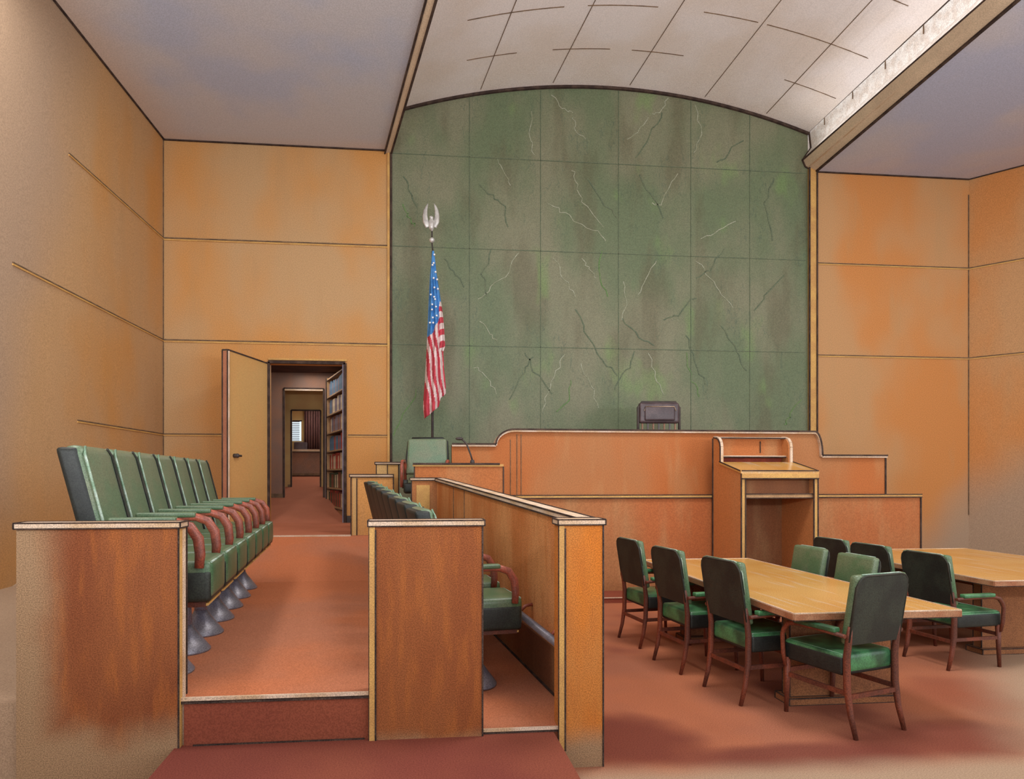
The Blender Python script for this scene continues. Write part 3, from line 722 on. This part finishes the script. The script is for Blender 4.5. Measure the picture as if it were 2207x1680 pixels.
for i in range(8):
    Y = 4.36 + .49 * i
    s = dup(seat, (.46 - .15 * (Y - 4.3), Y, z2(Y)), math.atan(.15), 'right-hand jury row: ' + R9[i], 'right row of jury seats', (.86, .96, .87))

# ---------------------------------------------------------------- judge's bench
YB = 9.0; YC = 8.72
bx0, bx1 = XatY(1108, YB), XatY(1752, YB)
ZB = 2.285
root = thing('judge_bench', "long orange wood judge's bench with curved shoulders below the green wall", 'bench', (3.6, YB, 0))
ox = 3.6
zl = P(1068, 961, Y=YB).z; xl0 = XatY(974, YB); xl1 = XatY(1068, YB)
zr = P(1830, 985, Y=YB).z; xr0 = XatY(1768, YB); xr1 = XatY(1908, YB)
def arcpts(xa, za, xb, zb, n=8, convex=True):
    pts = []
    for i in range(n + 1):
        t = i / n * PI / 2
        pts.append((xa + (xb - xa) * (1 - math.cos(t)), za + (zb - za) * math.sin(t)))
    return pts
left = arcpts(xl1, zl, bx0, ZB)                      # rises steeply then flattens
right = [(xr0 - (xr0 - bx1) * (1 - math.cos(t)), zr + (ZB - zr) * math.sin(t)) for t in [i / 8 * PI / 2 for i in range(9)]]
right = right[::-1]
outline = [(xl0, zl)] + left + right + [(xr1, zr), (xr1, 0), (xl0, 0)]
mb = MB(); mb.prism([(x - ox, 0, z) for x, z in outline], (0, .12, 0), 'bench')
for dx_ in (1100, 1114, 1123): mb.bar((XatY(dx_, YB) - ox, -.004, 1.3), (XatY(dx_, YB) - ox, -.004, ZB - .05 if dx_ > 1108 else ZB - .12), .009, 'inksoft', up=(0, 1, 0))
mb.bar((xr1 - ox, -.004, 1.3), (xr1 - ox, -.004, zr), .022, 'ink', up=(0, 1, 0))
mb.build('front_panel', root)
mb = MB(); top = outline[:-2]
for (xa, za), (xb, zb) in zip(top[:-1], top[1:]):
    a, b = Vector((xa - ox, .05, za)), Vector((xb - ox, .05, zb))
    mb.bar(a, b, .2, 'chalk', h=.03); mb.bar(a + Vector((0, -.1, .02)), b + Vector((0, -.1, .02)), .022, 'ink')
mb.build('cap_rail', root)
mb = MB(); mb.box(bx0 - ox + .1, bx1 - ox - .1, .12, .75, ZB - .25, ZB - .2, 'table'); mb.build('desk_top', root)
# lower front counter
root = thing('clerk_counter', "low orange counter front running below the judge's bench", 'counter', (4.2, YC, 0))
cx0_, cx1_ = XatY(1040, YC) - 4.2, XatY(1984, YC) - 4.2
mb = MB(); mb.box(cx0_, cx1_, 0, .26, 0, 1.355, 'low_front')
mb.bar((cx1_, -.004, 0), (cx1_, -.004, 1.35), .02, 'ink', up=(0, 1, 0)); mb.build('front_panel', root)
mb = MB(); mb.box(cx0_, cx1_, -.03, .26, 1.356, 1.385, 'chalk_y'); mb.bar((cx0_, -.03, 1.39), (cx1_, -.03, 1.39), .012, 'ink'); mb.bar((cx0_, -.03, 1.35), (cx1_, -.03, 1.35), .014, 'ink'); mb.build('counter_top', root)
for n_, (xa_, xb_) in enumerate(((1.45, XatY(1597, 7.9) - .03), (XatY(1762, 7.9) + .03, 7.7))):
    mb = MB(); mb.box(xa_, xb_, YC - .5, YC - .001, .001, .07, 'stepbox'); mb.bar((xa_, YC - .505, .07), (xb_, YC - .505, .07), .012, 'chalk'); struct(mb.build('trim_%d' % (6 + n_)))

# ---------------------------------------------------------------- lectern
YLF, YLM, YLB = 7.9, 8.46, 8.66
lx0, lx1 = XatY(1597, YLF), XatY(1762, YLF)
root = thing('lectern', 'tall open-fronted wooden lectern with sloping top standing before the bench', 'lectern', ((lx0 + lx1) / 2, YLF, 0))
hw = (lx1 - lx0) / 2
z_f = P(1600, 1021, Y=YLF).z; z_m = P(1552, 1001, Y=YLM).z; z_h = P(1600, 944, Y=YLM).z
prof_ = [(0, 0), (0, z_f)] + [(YLM - YLF, z_m)] + [(YLM - YLF, z_h - .13), (YLM - YLF + .015, z_h - .07), (YLM - YLF + .06, z_h - .02), (YLM - YLF + .13, z_h), (YLB - YLF, z_h + .01), (YLB - YLF, 0)]
for sg in (-1, 1):
    mb = MB(); x = sg * hw; mb.prism([(x, y, z) for y, z in prof_], (-sg * .05, 0, 0), 'lect')
    xe = x - sg * .025
    mb.box(min(x, x - sg * .055), max(x, x - sg * .055), -.008, 0, 0, z_f, 'chalk_y')
    for xx in (x, x - sg * .055): mb.bar((xx, -.01, 0), (xx, -.01, z_f), .014, 'ink', up=(0, 1, 0))
    for (ya, za), (yb, zb) in zip(prof_[2:7], prof_[3:8]):
        mb.bar((x - sg * .02, ya - .005, za + .003), (x - sg * .02, yb - .005, zb + .003), .035, 'chalk'); mb.bar((x, ya - .006, za), (x, yb - .006, zb), .014, 'ink')
    if sg < 0:
        mb.bar((x - .003, YLB - YLF, 0), (x - .003, YLB - YLF, z_h), .018, 'ink', up=(1, 0, 0))
    mb.build('side_panel', root)
mb = MB(); mb.hexa([(-hw - .01, -.02, z_f), (hw + .01, -.02, z_f), (hw + .01, YLM - YLF, z_m), (-hw - .01, YLM - YLF, z_m)], [(-hw - .01, -.02, z_f + .03), (hw + .01, -.02, z_f + .03), (hw + .01, YLM - YLF, z_m + .03), (-hw - .01, YLM - YLF, z_m + .03)], 'table')
mb.bar((-hw, -.025, z_f + .035), (hw, -.025, z_f + .035), .014, 'ink'); mb.bar((-hw - .01, 0, z_f + .035), (-hw - .01, YLM - YLF, z_m + .035), .012, 'ink'); mb.bar((hw + .01, 0, z_f + .035), (hw + .01, YLM - YLF, z_m + .035), .012, 'ink')
mb.box(-hw, hw, -.03, -.01, z_f - .06, z_f, 'chalk_y'); mb.bar((-hw, -.032, z_f - .065), (hw, -.032, z_f - .065), .014, 'ink'); mb.build('sloping_top', root)
mb = MB(); mb.box(-hw + .05, hw - .05, YLB - YLF - .03, YLB - YLF, 0, z_h - .01, 'bench')
mb.box(-hw + .05, hw - .05, YLB - YLF - .035, YLB - YLF - .03, .0, z_f, 'dark_in')
mb.box(-hw + .06, hw - .06, YLB - YLF - .05, YLB - YLF - .036, z_m - .02, z_m + .09, 'book_redd')
mb.bar((.15, YLB - YLF - .04, z_h - .2), (.15, YLB - YLF - .04, z_h - .04), .01, 'ink', up=(0, 1, 0)); mb.build('back_panel', root)
mb = MB(); mb.box(-hw + .05, hw - .05, YLM - YLF + .06, YLB - YLF - .03, z_m + .1, z_m + .12, 'chalk'); mb.bar((-hw + .05, YLM - YLF + .055, z_m + .1), (hw - .05, YLM - YLF + .055, z_m + .1), .014, 'ink'); mb.build('letter_shelf', root)
mb = MB(); mb.box(-hw + .02, hw - .02, YLM - YLF + .1, YLB - YLF, z_h - .004, z_h + .015, 'chalk'); mb.bar((-hw, YLM - YLF + .1, z_h), (hw, YLM - YLF + .1, z_h), .018, 'ink'); mb.build('hood', root)
zs = P(1680, 1069, Y=YLF).z
mb = MB(); mb.box(-hw + .05, hw - .05, .02, YLB - YLF - .04, zs - .025, zs + .02, 'shelfwood'); mb.bar((-hw + .05, .015, zs + .022), (hw - .05, .015, zs + .022), .012, 'ink'); mb.bar((-hw + .05, .015, zs - .03), (hw - .05, .015, zs - .03), .012, 'ink'); mb.build('shelf', root)
mb = MB(); mb.box(-hw + .05, hw - .05, .1, .14, z_f - .26, z_f - .06, 'dark_in'); mb.build('apron', root)

# ---------------------------------------------------------------- witness box, microphone, chair
YW_ = 8.25
wx0, wx1 = XatY(893, YW_), XatY(1085, YW_); cxw = (wx0 + wx1) / 2
wz = P(990, 1001, Y=YW_).z
root = thing('witness_box', 'plain orange wooden witness box front holding the gooseneck microphone', 'witness box', (cxw, YW_, 0))
mb = MB(); h = (wx1 - wx0) / 2; mb.box(-h, h, 0, .1, 0, wz - .03, 'bench'); mb.box(h - .08, h, .1, .24, 0, wz - .03, 'bench')
mb.bar((h, -.004, .5), (h, -.004, wz - .03), .016, 'ink', up=(0, 1, 0)); mb.bar((-h, -.004, .5), (-h, -.004, wz - .03), .016, 'ink', up=(0, 1, 0)); mb.build('front_panel', root)
mb = MB(); mb.box(-h - .02, h + .0, -.02, .24, wz - .03, wz, 'chalk_y'); mb.bar((-h - .02, -.02, wz + .003), (h - .05, -.02, wz + .003), .025, 'ink'); mb.build('ledge', root)
mp = P(1018, 999, Y=8.36); mp.z = wz + .001
root = thing('microphone', 'slim black gooseneck microphone standing on the witness box ledge', 'microphone', mp)
mb = MB(); mb.lathe([(.03, 0), (.03, .03), (.024, .055), (.01, .06)], (0, 0, 0), 'mic', 14); mb.build('base', root)
mb = MB(); tip = P(990, 946, Y=8.36) - mp; mb.tube([(0, 0, .05), (-.02, 0, .12), (-.05, 0, .2), (-.075, 0, .262), (-.1, 0, .29), (tip.x + .02, 0, tip.z)], .011, 'mic', 8); mb.build('gooseneck', root)
mb = MB(); mb.ball(tip + Vector((-.0, 0, 0)), .026, 'mic', (2, 1, .8)); mb.build('head', root)
# witness chair
cw = Vector((XatY(921, 9.1), 9.1, 1.0)); root = thing('witness_chair', 'green leather swivel chair behind the witness box', 'chair', cw, -.12)
zt3 = P(921, 946, Y=9.05).z - 1.0; hwc = .27
mb = MB(); cushion(mb, -hwc, hwc, -.04, .05, zt3 - .5, zt3, 'green_pale', .04); o = mb.build('backrest', root, True)
for vtx in o.data.vertices:
    vtx.co.x *= 1 + .08 * (zt3 - vtx.co.z) / .5; vtx.co.y -= .15 * (zt3 - vtx.co.z)
mb = MB(); mb.tube([(-hwc - .02, .0 - .15 * .5, zt3 - .5), (-hwc, -.04, zt3 - .2), (-hwc + .01, .03, zt3 - .04), (-hwc + .06, .03, zt3 + .004), (hwc - .06, .03, zt3 + .004), (hwc, .03, zt3 - .04), (hwc + .02, -.07, zt3 - .45)], .022, 'black_lea', 8); mb.build('back_frame', root)
mb = MB(); cushion(mb, -.27, .27, -.55, -.1, .42, .56, 'green_dark', .04); mb.build('seat', root, True)
for sg in (-1, 1):
    mb = MB(); mb.tube([(sg * .3, -.08, .5), (sg * .3, -.08, .8), (sg * .3, -.16, .86), (sg * .3, -.4, .85), (sg * .3, -.46, .78), (sg * .3, -.46, .5)], .022, 'armwood', 8, up=(1, 0, 0)); mb.tube([(sg * .3, -.08, .48), (sg * .3, -.08, .6)], .04, 'black_lea', 10); mb.build('arm', root)
mb = MB(); mb.tube([(0, -.3, .05), (0, -.3, .43)], .035, 'steel_dark', 12)
for k in range(5): mb.tube([(0, -.3, .07), (.26 * math.cos(k * 1.257), -.3 + .26 * math.sin(k * 1.257), .03)], .018, 'steel_dark', 8)
mb.lathe([(.05, 0), (.05, .08), (.03, .1)], (0, -.3, 0), 'steel_dark', 12); mb.build('base', root)
# judge's chair
cj = Vector((XatY(1421, 10.2), 10.2, 1.45)); root = thing('judge_chair', "dark plum leather chair rising behind the judge's bench", 'chair', cj, -.06)
zt4 = P(1421, 868, Y=10.2).z - 1.45; hwj = .33
mb = MB(); cushion(mb, -hwj, hwj, -.02, .09, zt4 - .34, zt4, 'judge', .05, seg=4); o = mb.build('backrest', root, True)
mb = MB(); cushion(mb, -hwj + .08, hwj - .08, -.045, .0, zt4 - .3, zt4 - .06, 'judge', .03, seg=3); mb.tube([(-hwj + .07, -.045, zt4 - .14), (-hwj + .1, -.045, zt4 - .07), (hwj - .1, -.045, zt4 - .07), (hwj - .07, -.045, zt4 - .14)], .006, 'chalk', 6); mb.build('back_cushion', o, True)
mb = MB(); mb.tube([(-hwj - .01, .03, .3), (-hwj - .01, .03, zt4 - .08), (-hwj + .05, .03, zt4 + .005), (hwj - .05, .03, zt4 + .005), (hwj + .01, .03, zt4 - .08), (hwj + .01, .03, .3)], .022, 'mic', 8, up=(0, 1, 0)); mb.build('back_frame', root)
mb = MB()
for k in range(7): mb.box(-.27 + .09 * k - .012, -.27 + .09 * k + .012, .02, .04, .5, zt4 - .33, 'judge' if k % 2 else 'corr')
mb.build('back_slats', root)
mb = MB(); cushion(mb, -.3, .3, -.5, .05, .42, .54, 'judge', .04); mb.build('seat', root, True)
mb = MB(); mb.tube([(0, -.22, .05), (0, -.22, .43)], .035, 'steel_dark', 12); mb.lathe([(.27, 0), (.27, .03), (.05, .08)], (0, -.22, 0), 'steel_dark', 20); mb.build('base', root)

# ---------------------------------------------------------------- flag
YFL = 10.8
fb = P(932, 940, Y=YFL); root = thing('flagpole_flag', 'furled American flag on an eagle-topped pole against the green wall', 'flag', (fb.x, YFL, 1.0))
rt = Vector((fb.x, YFL, 1.0))
def fp(px, py, o=0): p = P(px, py, Y=YFL); return Vector((p.x, YFL + o, p.z)) - rt
def interp(tab, v):
    if v <= tab[0][0]: return tab[0][1]
    for (a, x), (b, y) in zip(tab[:-1], tab[1:]):
        if v <= b: return x + (y - x) * (v - a) / (b - a)
    return tab[-1][1]
LT = [(540, 931.5), (596, 926.5), (675, 923), (726, 921), (753, 920), (824, 916), (879, 912), (903, 915)]
RT = [(540, 935), (585, 940), (636, 948), (671, 953.5), (702, 957), (745, 959.5), (760, 955.5), (793, 957), (828, 960.5), (850, 961)]
BT = [(0, 903), (.3, 893), (.68, 878), (.75, 860), (1, 849)]
CN = [(921, 726), (926, 726), (934, 718), (938, 706), (945.5, 692), (946.5, 651), (962, 651)]
nu, nv = 44, 150; mb = MB(); grid = []
for j in range(nv + 1):
    t = j / nv; row = []
    for i in range(nu + 1):
        u = i / nu; y = 541 + t * (interp(BT, u) - 541); xl_, xr_ = interp(LT, y), interp(RT, y); x = xl_ + (xr_ - xl_) * u
        dep = -.09 * math.sin(u * PI) * min(1, t * 3) + .035 * math.sin(u * 2 * PI * 3.2 + t * 2) * min(1, t * 2)
        row.append((mb.bm.verts.new(fp(x, y, dep)), x, y))
    grid.append(row)
for j in range(nv):
    for i in range(nu):
        f = mb.bm.faces.new((grid[j][i][0], grid[j][i + 1][0], grid[j + 1][i + 1][0], grid[j + 1][i][0])); f.smooth = True
        x = (grid[j][i][1] + grid[j + 1][i + 1][1]) / 2; y = (grid[j][i][2] + grid[j + 1][i + 1][2]) / 2
        if y < interp(CN, x): k = 'flag_blue'
        elif x > 946 + .02 * (y - 700) and y < 757: k = 'flag_red' if int((y + .6 * (x - 946)) / 13) % 2 else 'flag_white'
        else:
            s_ = (x - .125 * (y - 720) - 900 + 1.5 * math.sin(y / 14)); k = 'flag_red' if int(s_ / 5.6) % 2 == 0 else 'flag_white'
        f.material_index = mb.mi(k)
o = mb.build('flag_cloth', root); md = o.modifiers.new('thick', 'SOLIDIFY'); md.thickness = .006
stars = [(935.5, 555), (934, 573), (931.5, 577), (938, 592), (941.5, 608), (934, 605), (935.5, 625), (943, 628), (935, 645), (931, 661), (939, 666), (930.5, 672), (940.5, 685), (932, 689), (926, 700), (933, 700), (937, 650), (928, 640)]
mb = MB()
for (x, y) in stars:
    c = fp(x, y, -.145); R = .019; pts = []
    for k in range(10):
        rr = R if k % 2 == 0 else R * .45; an = PI / 2 + k * PI / 5 + x
        pts.append(c + Vector((rr * math.cos(an), 0, rr * math.sin(an))))
    mb.prism(pts, (0, .03, 0), 'white')
mb.build('flag_stars', o)
mb = MB(); mb.tube([fp(933, 540, .04), Vector((.0, .06, .02))], .022, 'mic', 10); mb.build('pole', root)
mb = MB(); mb.lathe([(.2, 0), (.2, .04), (.06, .09), (.04, .14)], (0, .06, 0), 'mic', 20); mb.build('base', root)
mb = MB(); mb.ball(fp(931, 518), .045, 'silver'); mb.tube([fp(933, 540, .03), fp(931, 524)], .012, 'mic', 8); mb.tube([fp(931, 512), fp(931, 497)], .012, 'mic', 8); mb.build('pole_ball', root)
mb = MB()
mb.ball(fp(930, 484), .07, 'silver', (.75, .7, 1.5)); mb.ball(fp(930, 470), .035, 'silver'); mb.tube([fp(930, 470), fp(926, 468, -.03)], [.018, .004], 'silver', 8)
mb.tube([fp(931, 490), fp(931, 499)], [.04, .012], 'silver', 10)
for side in (-1, 1):
    c0 = 929
    P_ = [(c0 + side * 2, 484), (c0 + side * 8, 487), (c0 + side * 11.5, 478), (c0 + side * 13, 466), (c0 + side * 12, 454), (c0 + side * 9.5, 446), (c0 + side * 6.5, 439)]
    mb.tube([fp(x, y) for x, y in P_], [.03, .05, .05, .042, .032, .02, .004], 'silver', 10, flat=.5, up=(0, 1, 0))
mb.build('eagle', root)

# ---------------------------------------------------------------- tables
def table(label, x0, x1, y0, y1, pan):
    cx, cy = (x0 + x1) / 2, (y0 + y1) / 2; hx, hy = (x1 - x0) / 2, (y1 - y0) / 2
    r = thing('counsel_table', label, 'table', (cx, cy, 0))
    mb = MB(); mb.box(-hx, hx, -hy, hy, .705, .75, 'table'); e = .003
    for a, b in (((-hx, -hy), (hx, -hy)), ((hx, -hy), (hx, hy)), ((hx, hy), (-hx, hy)), ((-hx, hy), (-hx, -hy))):
        mb.bar((*a, .726), (*b, .726), .012, 'tedge', h=.04); mb.bar((*a, .75), (*b, .75), .009, 'chalk'); mb.bar((*a, .703), (*b, .703), .008, 'ink')
    mb.build('table_top', r)
    for sg in (-1, 1):
        mb = MB(); y = sg * (hy - .48); mb.obox(-hx + pan, hx - pan + .08, y - .045, y + .045, .05, .704, 'tleg', .008); mb.build('leg_panel', r)
        mb = MB(); mb.obox(-hx + pan - .03, hx - pan + .11, y - .09, y + .09, 0, .05, 'tleg', .008); mb.build('foot', r)
    mb = MB(); mb.box(-.03, .03, -hy + .53, hy - .53, .5, .66, 'tleg'); mb.build('stretcher', r)
    return r
table('long yellow counsel table in front with six green chairs around it', 2.51, 3.70, 4.02, 6.78, .24)
table('second yellow counsel table at the far right near the wall', 5.0, 6.9, 5.1, 7.45, .3)

# ---------------------------------------------------------------- table chairs (face +X)
def make_chair(label):
    r = thing('counsel_chair', label, 'chair', group='green chairs at the counsel tables'); w = .23
    mb = MB(); cushion(mb, -.22, .25, -w, w, .385, .515, 'green_seat', .035); s = mb.build('seat', r, True)
    mb = MB(); cushion(mb, -.213, .243, -w - .003, w + .003, .375, .496, 'black_lea', .02); mb.build('seat_side', s, True)
    mb = MB(); mb.tube([(-.2, -w + .02, .508), (.225, -w + .02, .508), (.24, -w + .05, .508), (.24, w - .05, .508), (.225, w - .02, .508), (-.2, w - .02, .508)], .005, 'pipe_highlight', 6); mb.build('piping_highlight', s)
    mb = MB(); cushion(mb, -.25, -.185, -w, w, .575, 1.03, 'green', .03, .16); b = mb.build('backrest', r, True)
    # outside of the back, darker leather with rounded top corners
    mb = MB(); poly = []
    for (y, z) in [(-w + .004, .58), (w - .004, .58), (w - .004, .95), (w - .012, .985), (w - .03, 1.008), (w - .06, 1.018), (-w + .06, 1.018), (-w + .03, 1.008), (-w + .012, .985), (-w + .004, .95)]:
        poly.append((-.258 - .16 * (z - .575), y, z))
    mb.prism(poly, (.02, 0, 0), 'green_dark'); mb.build('back_cover', b)
    mb = MB(); mb.tube([(-.255 - .16 * (z - .575), y, z) for y, z in [(-w, .6), (-w, .95), (-w + .012, .99), (-w + .035, 1.015), (-w + .07, 1.025), (w - .07, 1.025), (w - .035, 1.015), (w - .012, .99), (w, .95), (w, .6)]], .006, 'pipe', 6); mb.tube([(-.235 - .16 * (z - .575), y, z) for y, z in [(-w - .001, .8), (-w - .001, .95), (-w + .012, .994), (-w + .035, 1.02), (-w + .07, 1.031), (w - .05, 1.031)]], .005, 'pipe_highlight', 6); mb.build('piping_highlight', b)  # dark piping, then a pale tube painting the highlight along the top edge
    for sg in (-1, 1):
        y = sg * (w - .01)
        mb = MB(); mb.tube([(.235, y, 0), (.225, y, .2), (.22, y, .39)], [.014, .018, .022], 'legwood', 8); mb.build('leg', r)
        mb = MB(); mb.tube([(-.30, y, 0), (-.262, y, .14), (-.238, y, .3), (-.235, y, .5), (-.25, y, .62), (-.262, y, .70)], [.014, .018, .022, .022, .02, .015], 'legwood', 8); mb.build('leg', r)
        mb = MB(); mb.bar((-.24, y, .27), (.222, y, .27), .018, 'legwood', h=.03); mb.build('stretcher', r)
        ya = sg * (w + .03)
        mb = MB(); mb.tube([(-.255, ya, .64), (-.05, ya, .65), (.12, ya, .65), (.18, ya, .635), (.215, ya, .59), (.23, ya, .55), (.228, ya * .98, .42), (.222, ya * .93, .33)], [.014, .016, .018, .018, .017, .015, .015, .012], 'legwood', 8, up=(0, 1, 0)); a = mb.build('arm', r)
        mb = MB(); cushion(mb, -.2, .12, ya - .028, ya + .028, .652, .686, 'green_seat', .012); mb.build('arm_pad', a, True)
    mb = MB(); mb.bar((-.245, -w, .25), (-.245, w, .25), .018, 'legwood', h=.03); mb.build('stretcher', r)
    mb = MB(); mb.bar((.222, -w, .30), (.222, w, .30), .018, 'legwood', h=.03); mb.build('stretcher', r)
    return r
CH = [  # rear-leg midpoint, facing angle, label
    (2.36, 4.67, 9, 'dark green armchair seen from behind, nearest of the three on the table\'s left side'),
    (2.24, 5.42, 8, 'dark green armchair seen from behind, middle one on the table\'s left side'),
    (2.19, 6.24, 8, 'dark green armchair seen from behind, farthest left beside the orange counter'),
    (2.99, 3.88, 106, 'large dark green armchair pulled up to the near end of the front table'),
    (3.98, 6.1, 183, 'green chair back beyond the front table, closest to the open lectern'),
    (3.98, 5.42, 183, 'pale green chair back facing us across the middle of the front table'),
    (4.56, 6.6, 6, 'dark green chair back farthest away, right below the orange counter'),
    (4.56, 6.0, 6, 'dark green chair back left of the second yellow table, middle of its row'),
    (4.55, 5.3, 6, 'dark grey-green chair back in front of the second yellow table, rightmost chair'),
]
proto = None
for (x, y, a, lab) in CH:
    an = math.radians(a); px_ = x + .28 * math.cos(an); py_ = y + .28 * math.sin(an)
    if proto is None:
        proto = make_chair(lab); proto.location = (px_, py_, 0); proto.rotation_euler = (0, 0, an)
    else: dup(proto, (px_, py_, 0), an, lab, sc=(1, 1, .92) if 3.9 < x < 4.1 else ((1, 1, .95) if x > 4.1 else None))

# ---------------------------------------------------------------- light
w = bpy.data.worlds.new('world'); bpy.context.scene.world = w; w.use_nodes = True
bg = w.node_tree.nodes['Background']; bg.inputs[0].default_value = (.99, .99, 1, 1); bg.inputs[1].default_value = 1.55
def area(name, loc, rot, sx, sy, e, col=(1, .97, .93)):
    l = bpy.data.lights.new(name, 'AREA'); l.shape = 'RECTANGLE'; l.size = sx; l.size_y = sy; l.energy = e; l.color = col
    o = bpy.data.objects.new(name, l); C.objects.link(o); o.location = loc; o.rotation_euler = rot; return o
area('ceiling_lamp', (2.8, 4.6, 7.3), (0, 0, 0), 1.5, 1.5, 235)
for ux in (-2.4, 2.6, 7.8): area('added_uplight_fill', (ux, .2, 2.7), (math.radians(145), 0, 0), 3, .8, 260, (.93, .96, 1))  # added fills behind the camera, unseen, brightening ceiling and upper walls
area('ceiling_lamp', (-3.4, 5.0, 7.2), (0, 0, 0), 1.0, 4, 170)
area('ceiling_lamp', (9.5, 5.0, 7.2), (0, 0, 0), 4, 5, 130)
# cove strip in the right-hand ledge, throwing light on the white fascia and the vault
area('cove_lamp', (6.92, 7.0, 7.76), (0, math.radians(160), 0), .1, 8, 8, (1, .96, .94))
area('cove_lamp', (7.05, 7.6, 7.70), (0, math.radians(228), math.radians(-2.9)), .06, 7, 9, (1, .97, .96))
area('corridor_lamp', (-1.9, 12.6, 3.7), (0, 0, 0), .6, 1.2, 14)
area('corridor_lamp', (-1.9, 15.3, 3.5), (0, 0, 0), .8, .8, 14)

sc = bpy.context.scene
sc.view_settings.view_transform = 'Standard'; sc.view_settings.look = 'None'; sc.view_settings.gamma = 1.0
sc.view_settings.exposure = -0.06; sc.view_settings.use_curve_mapping = False
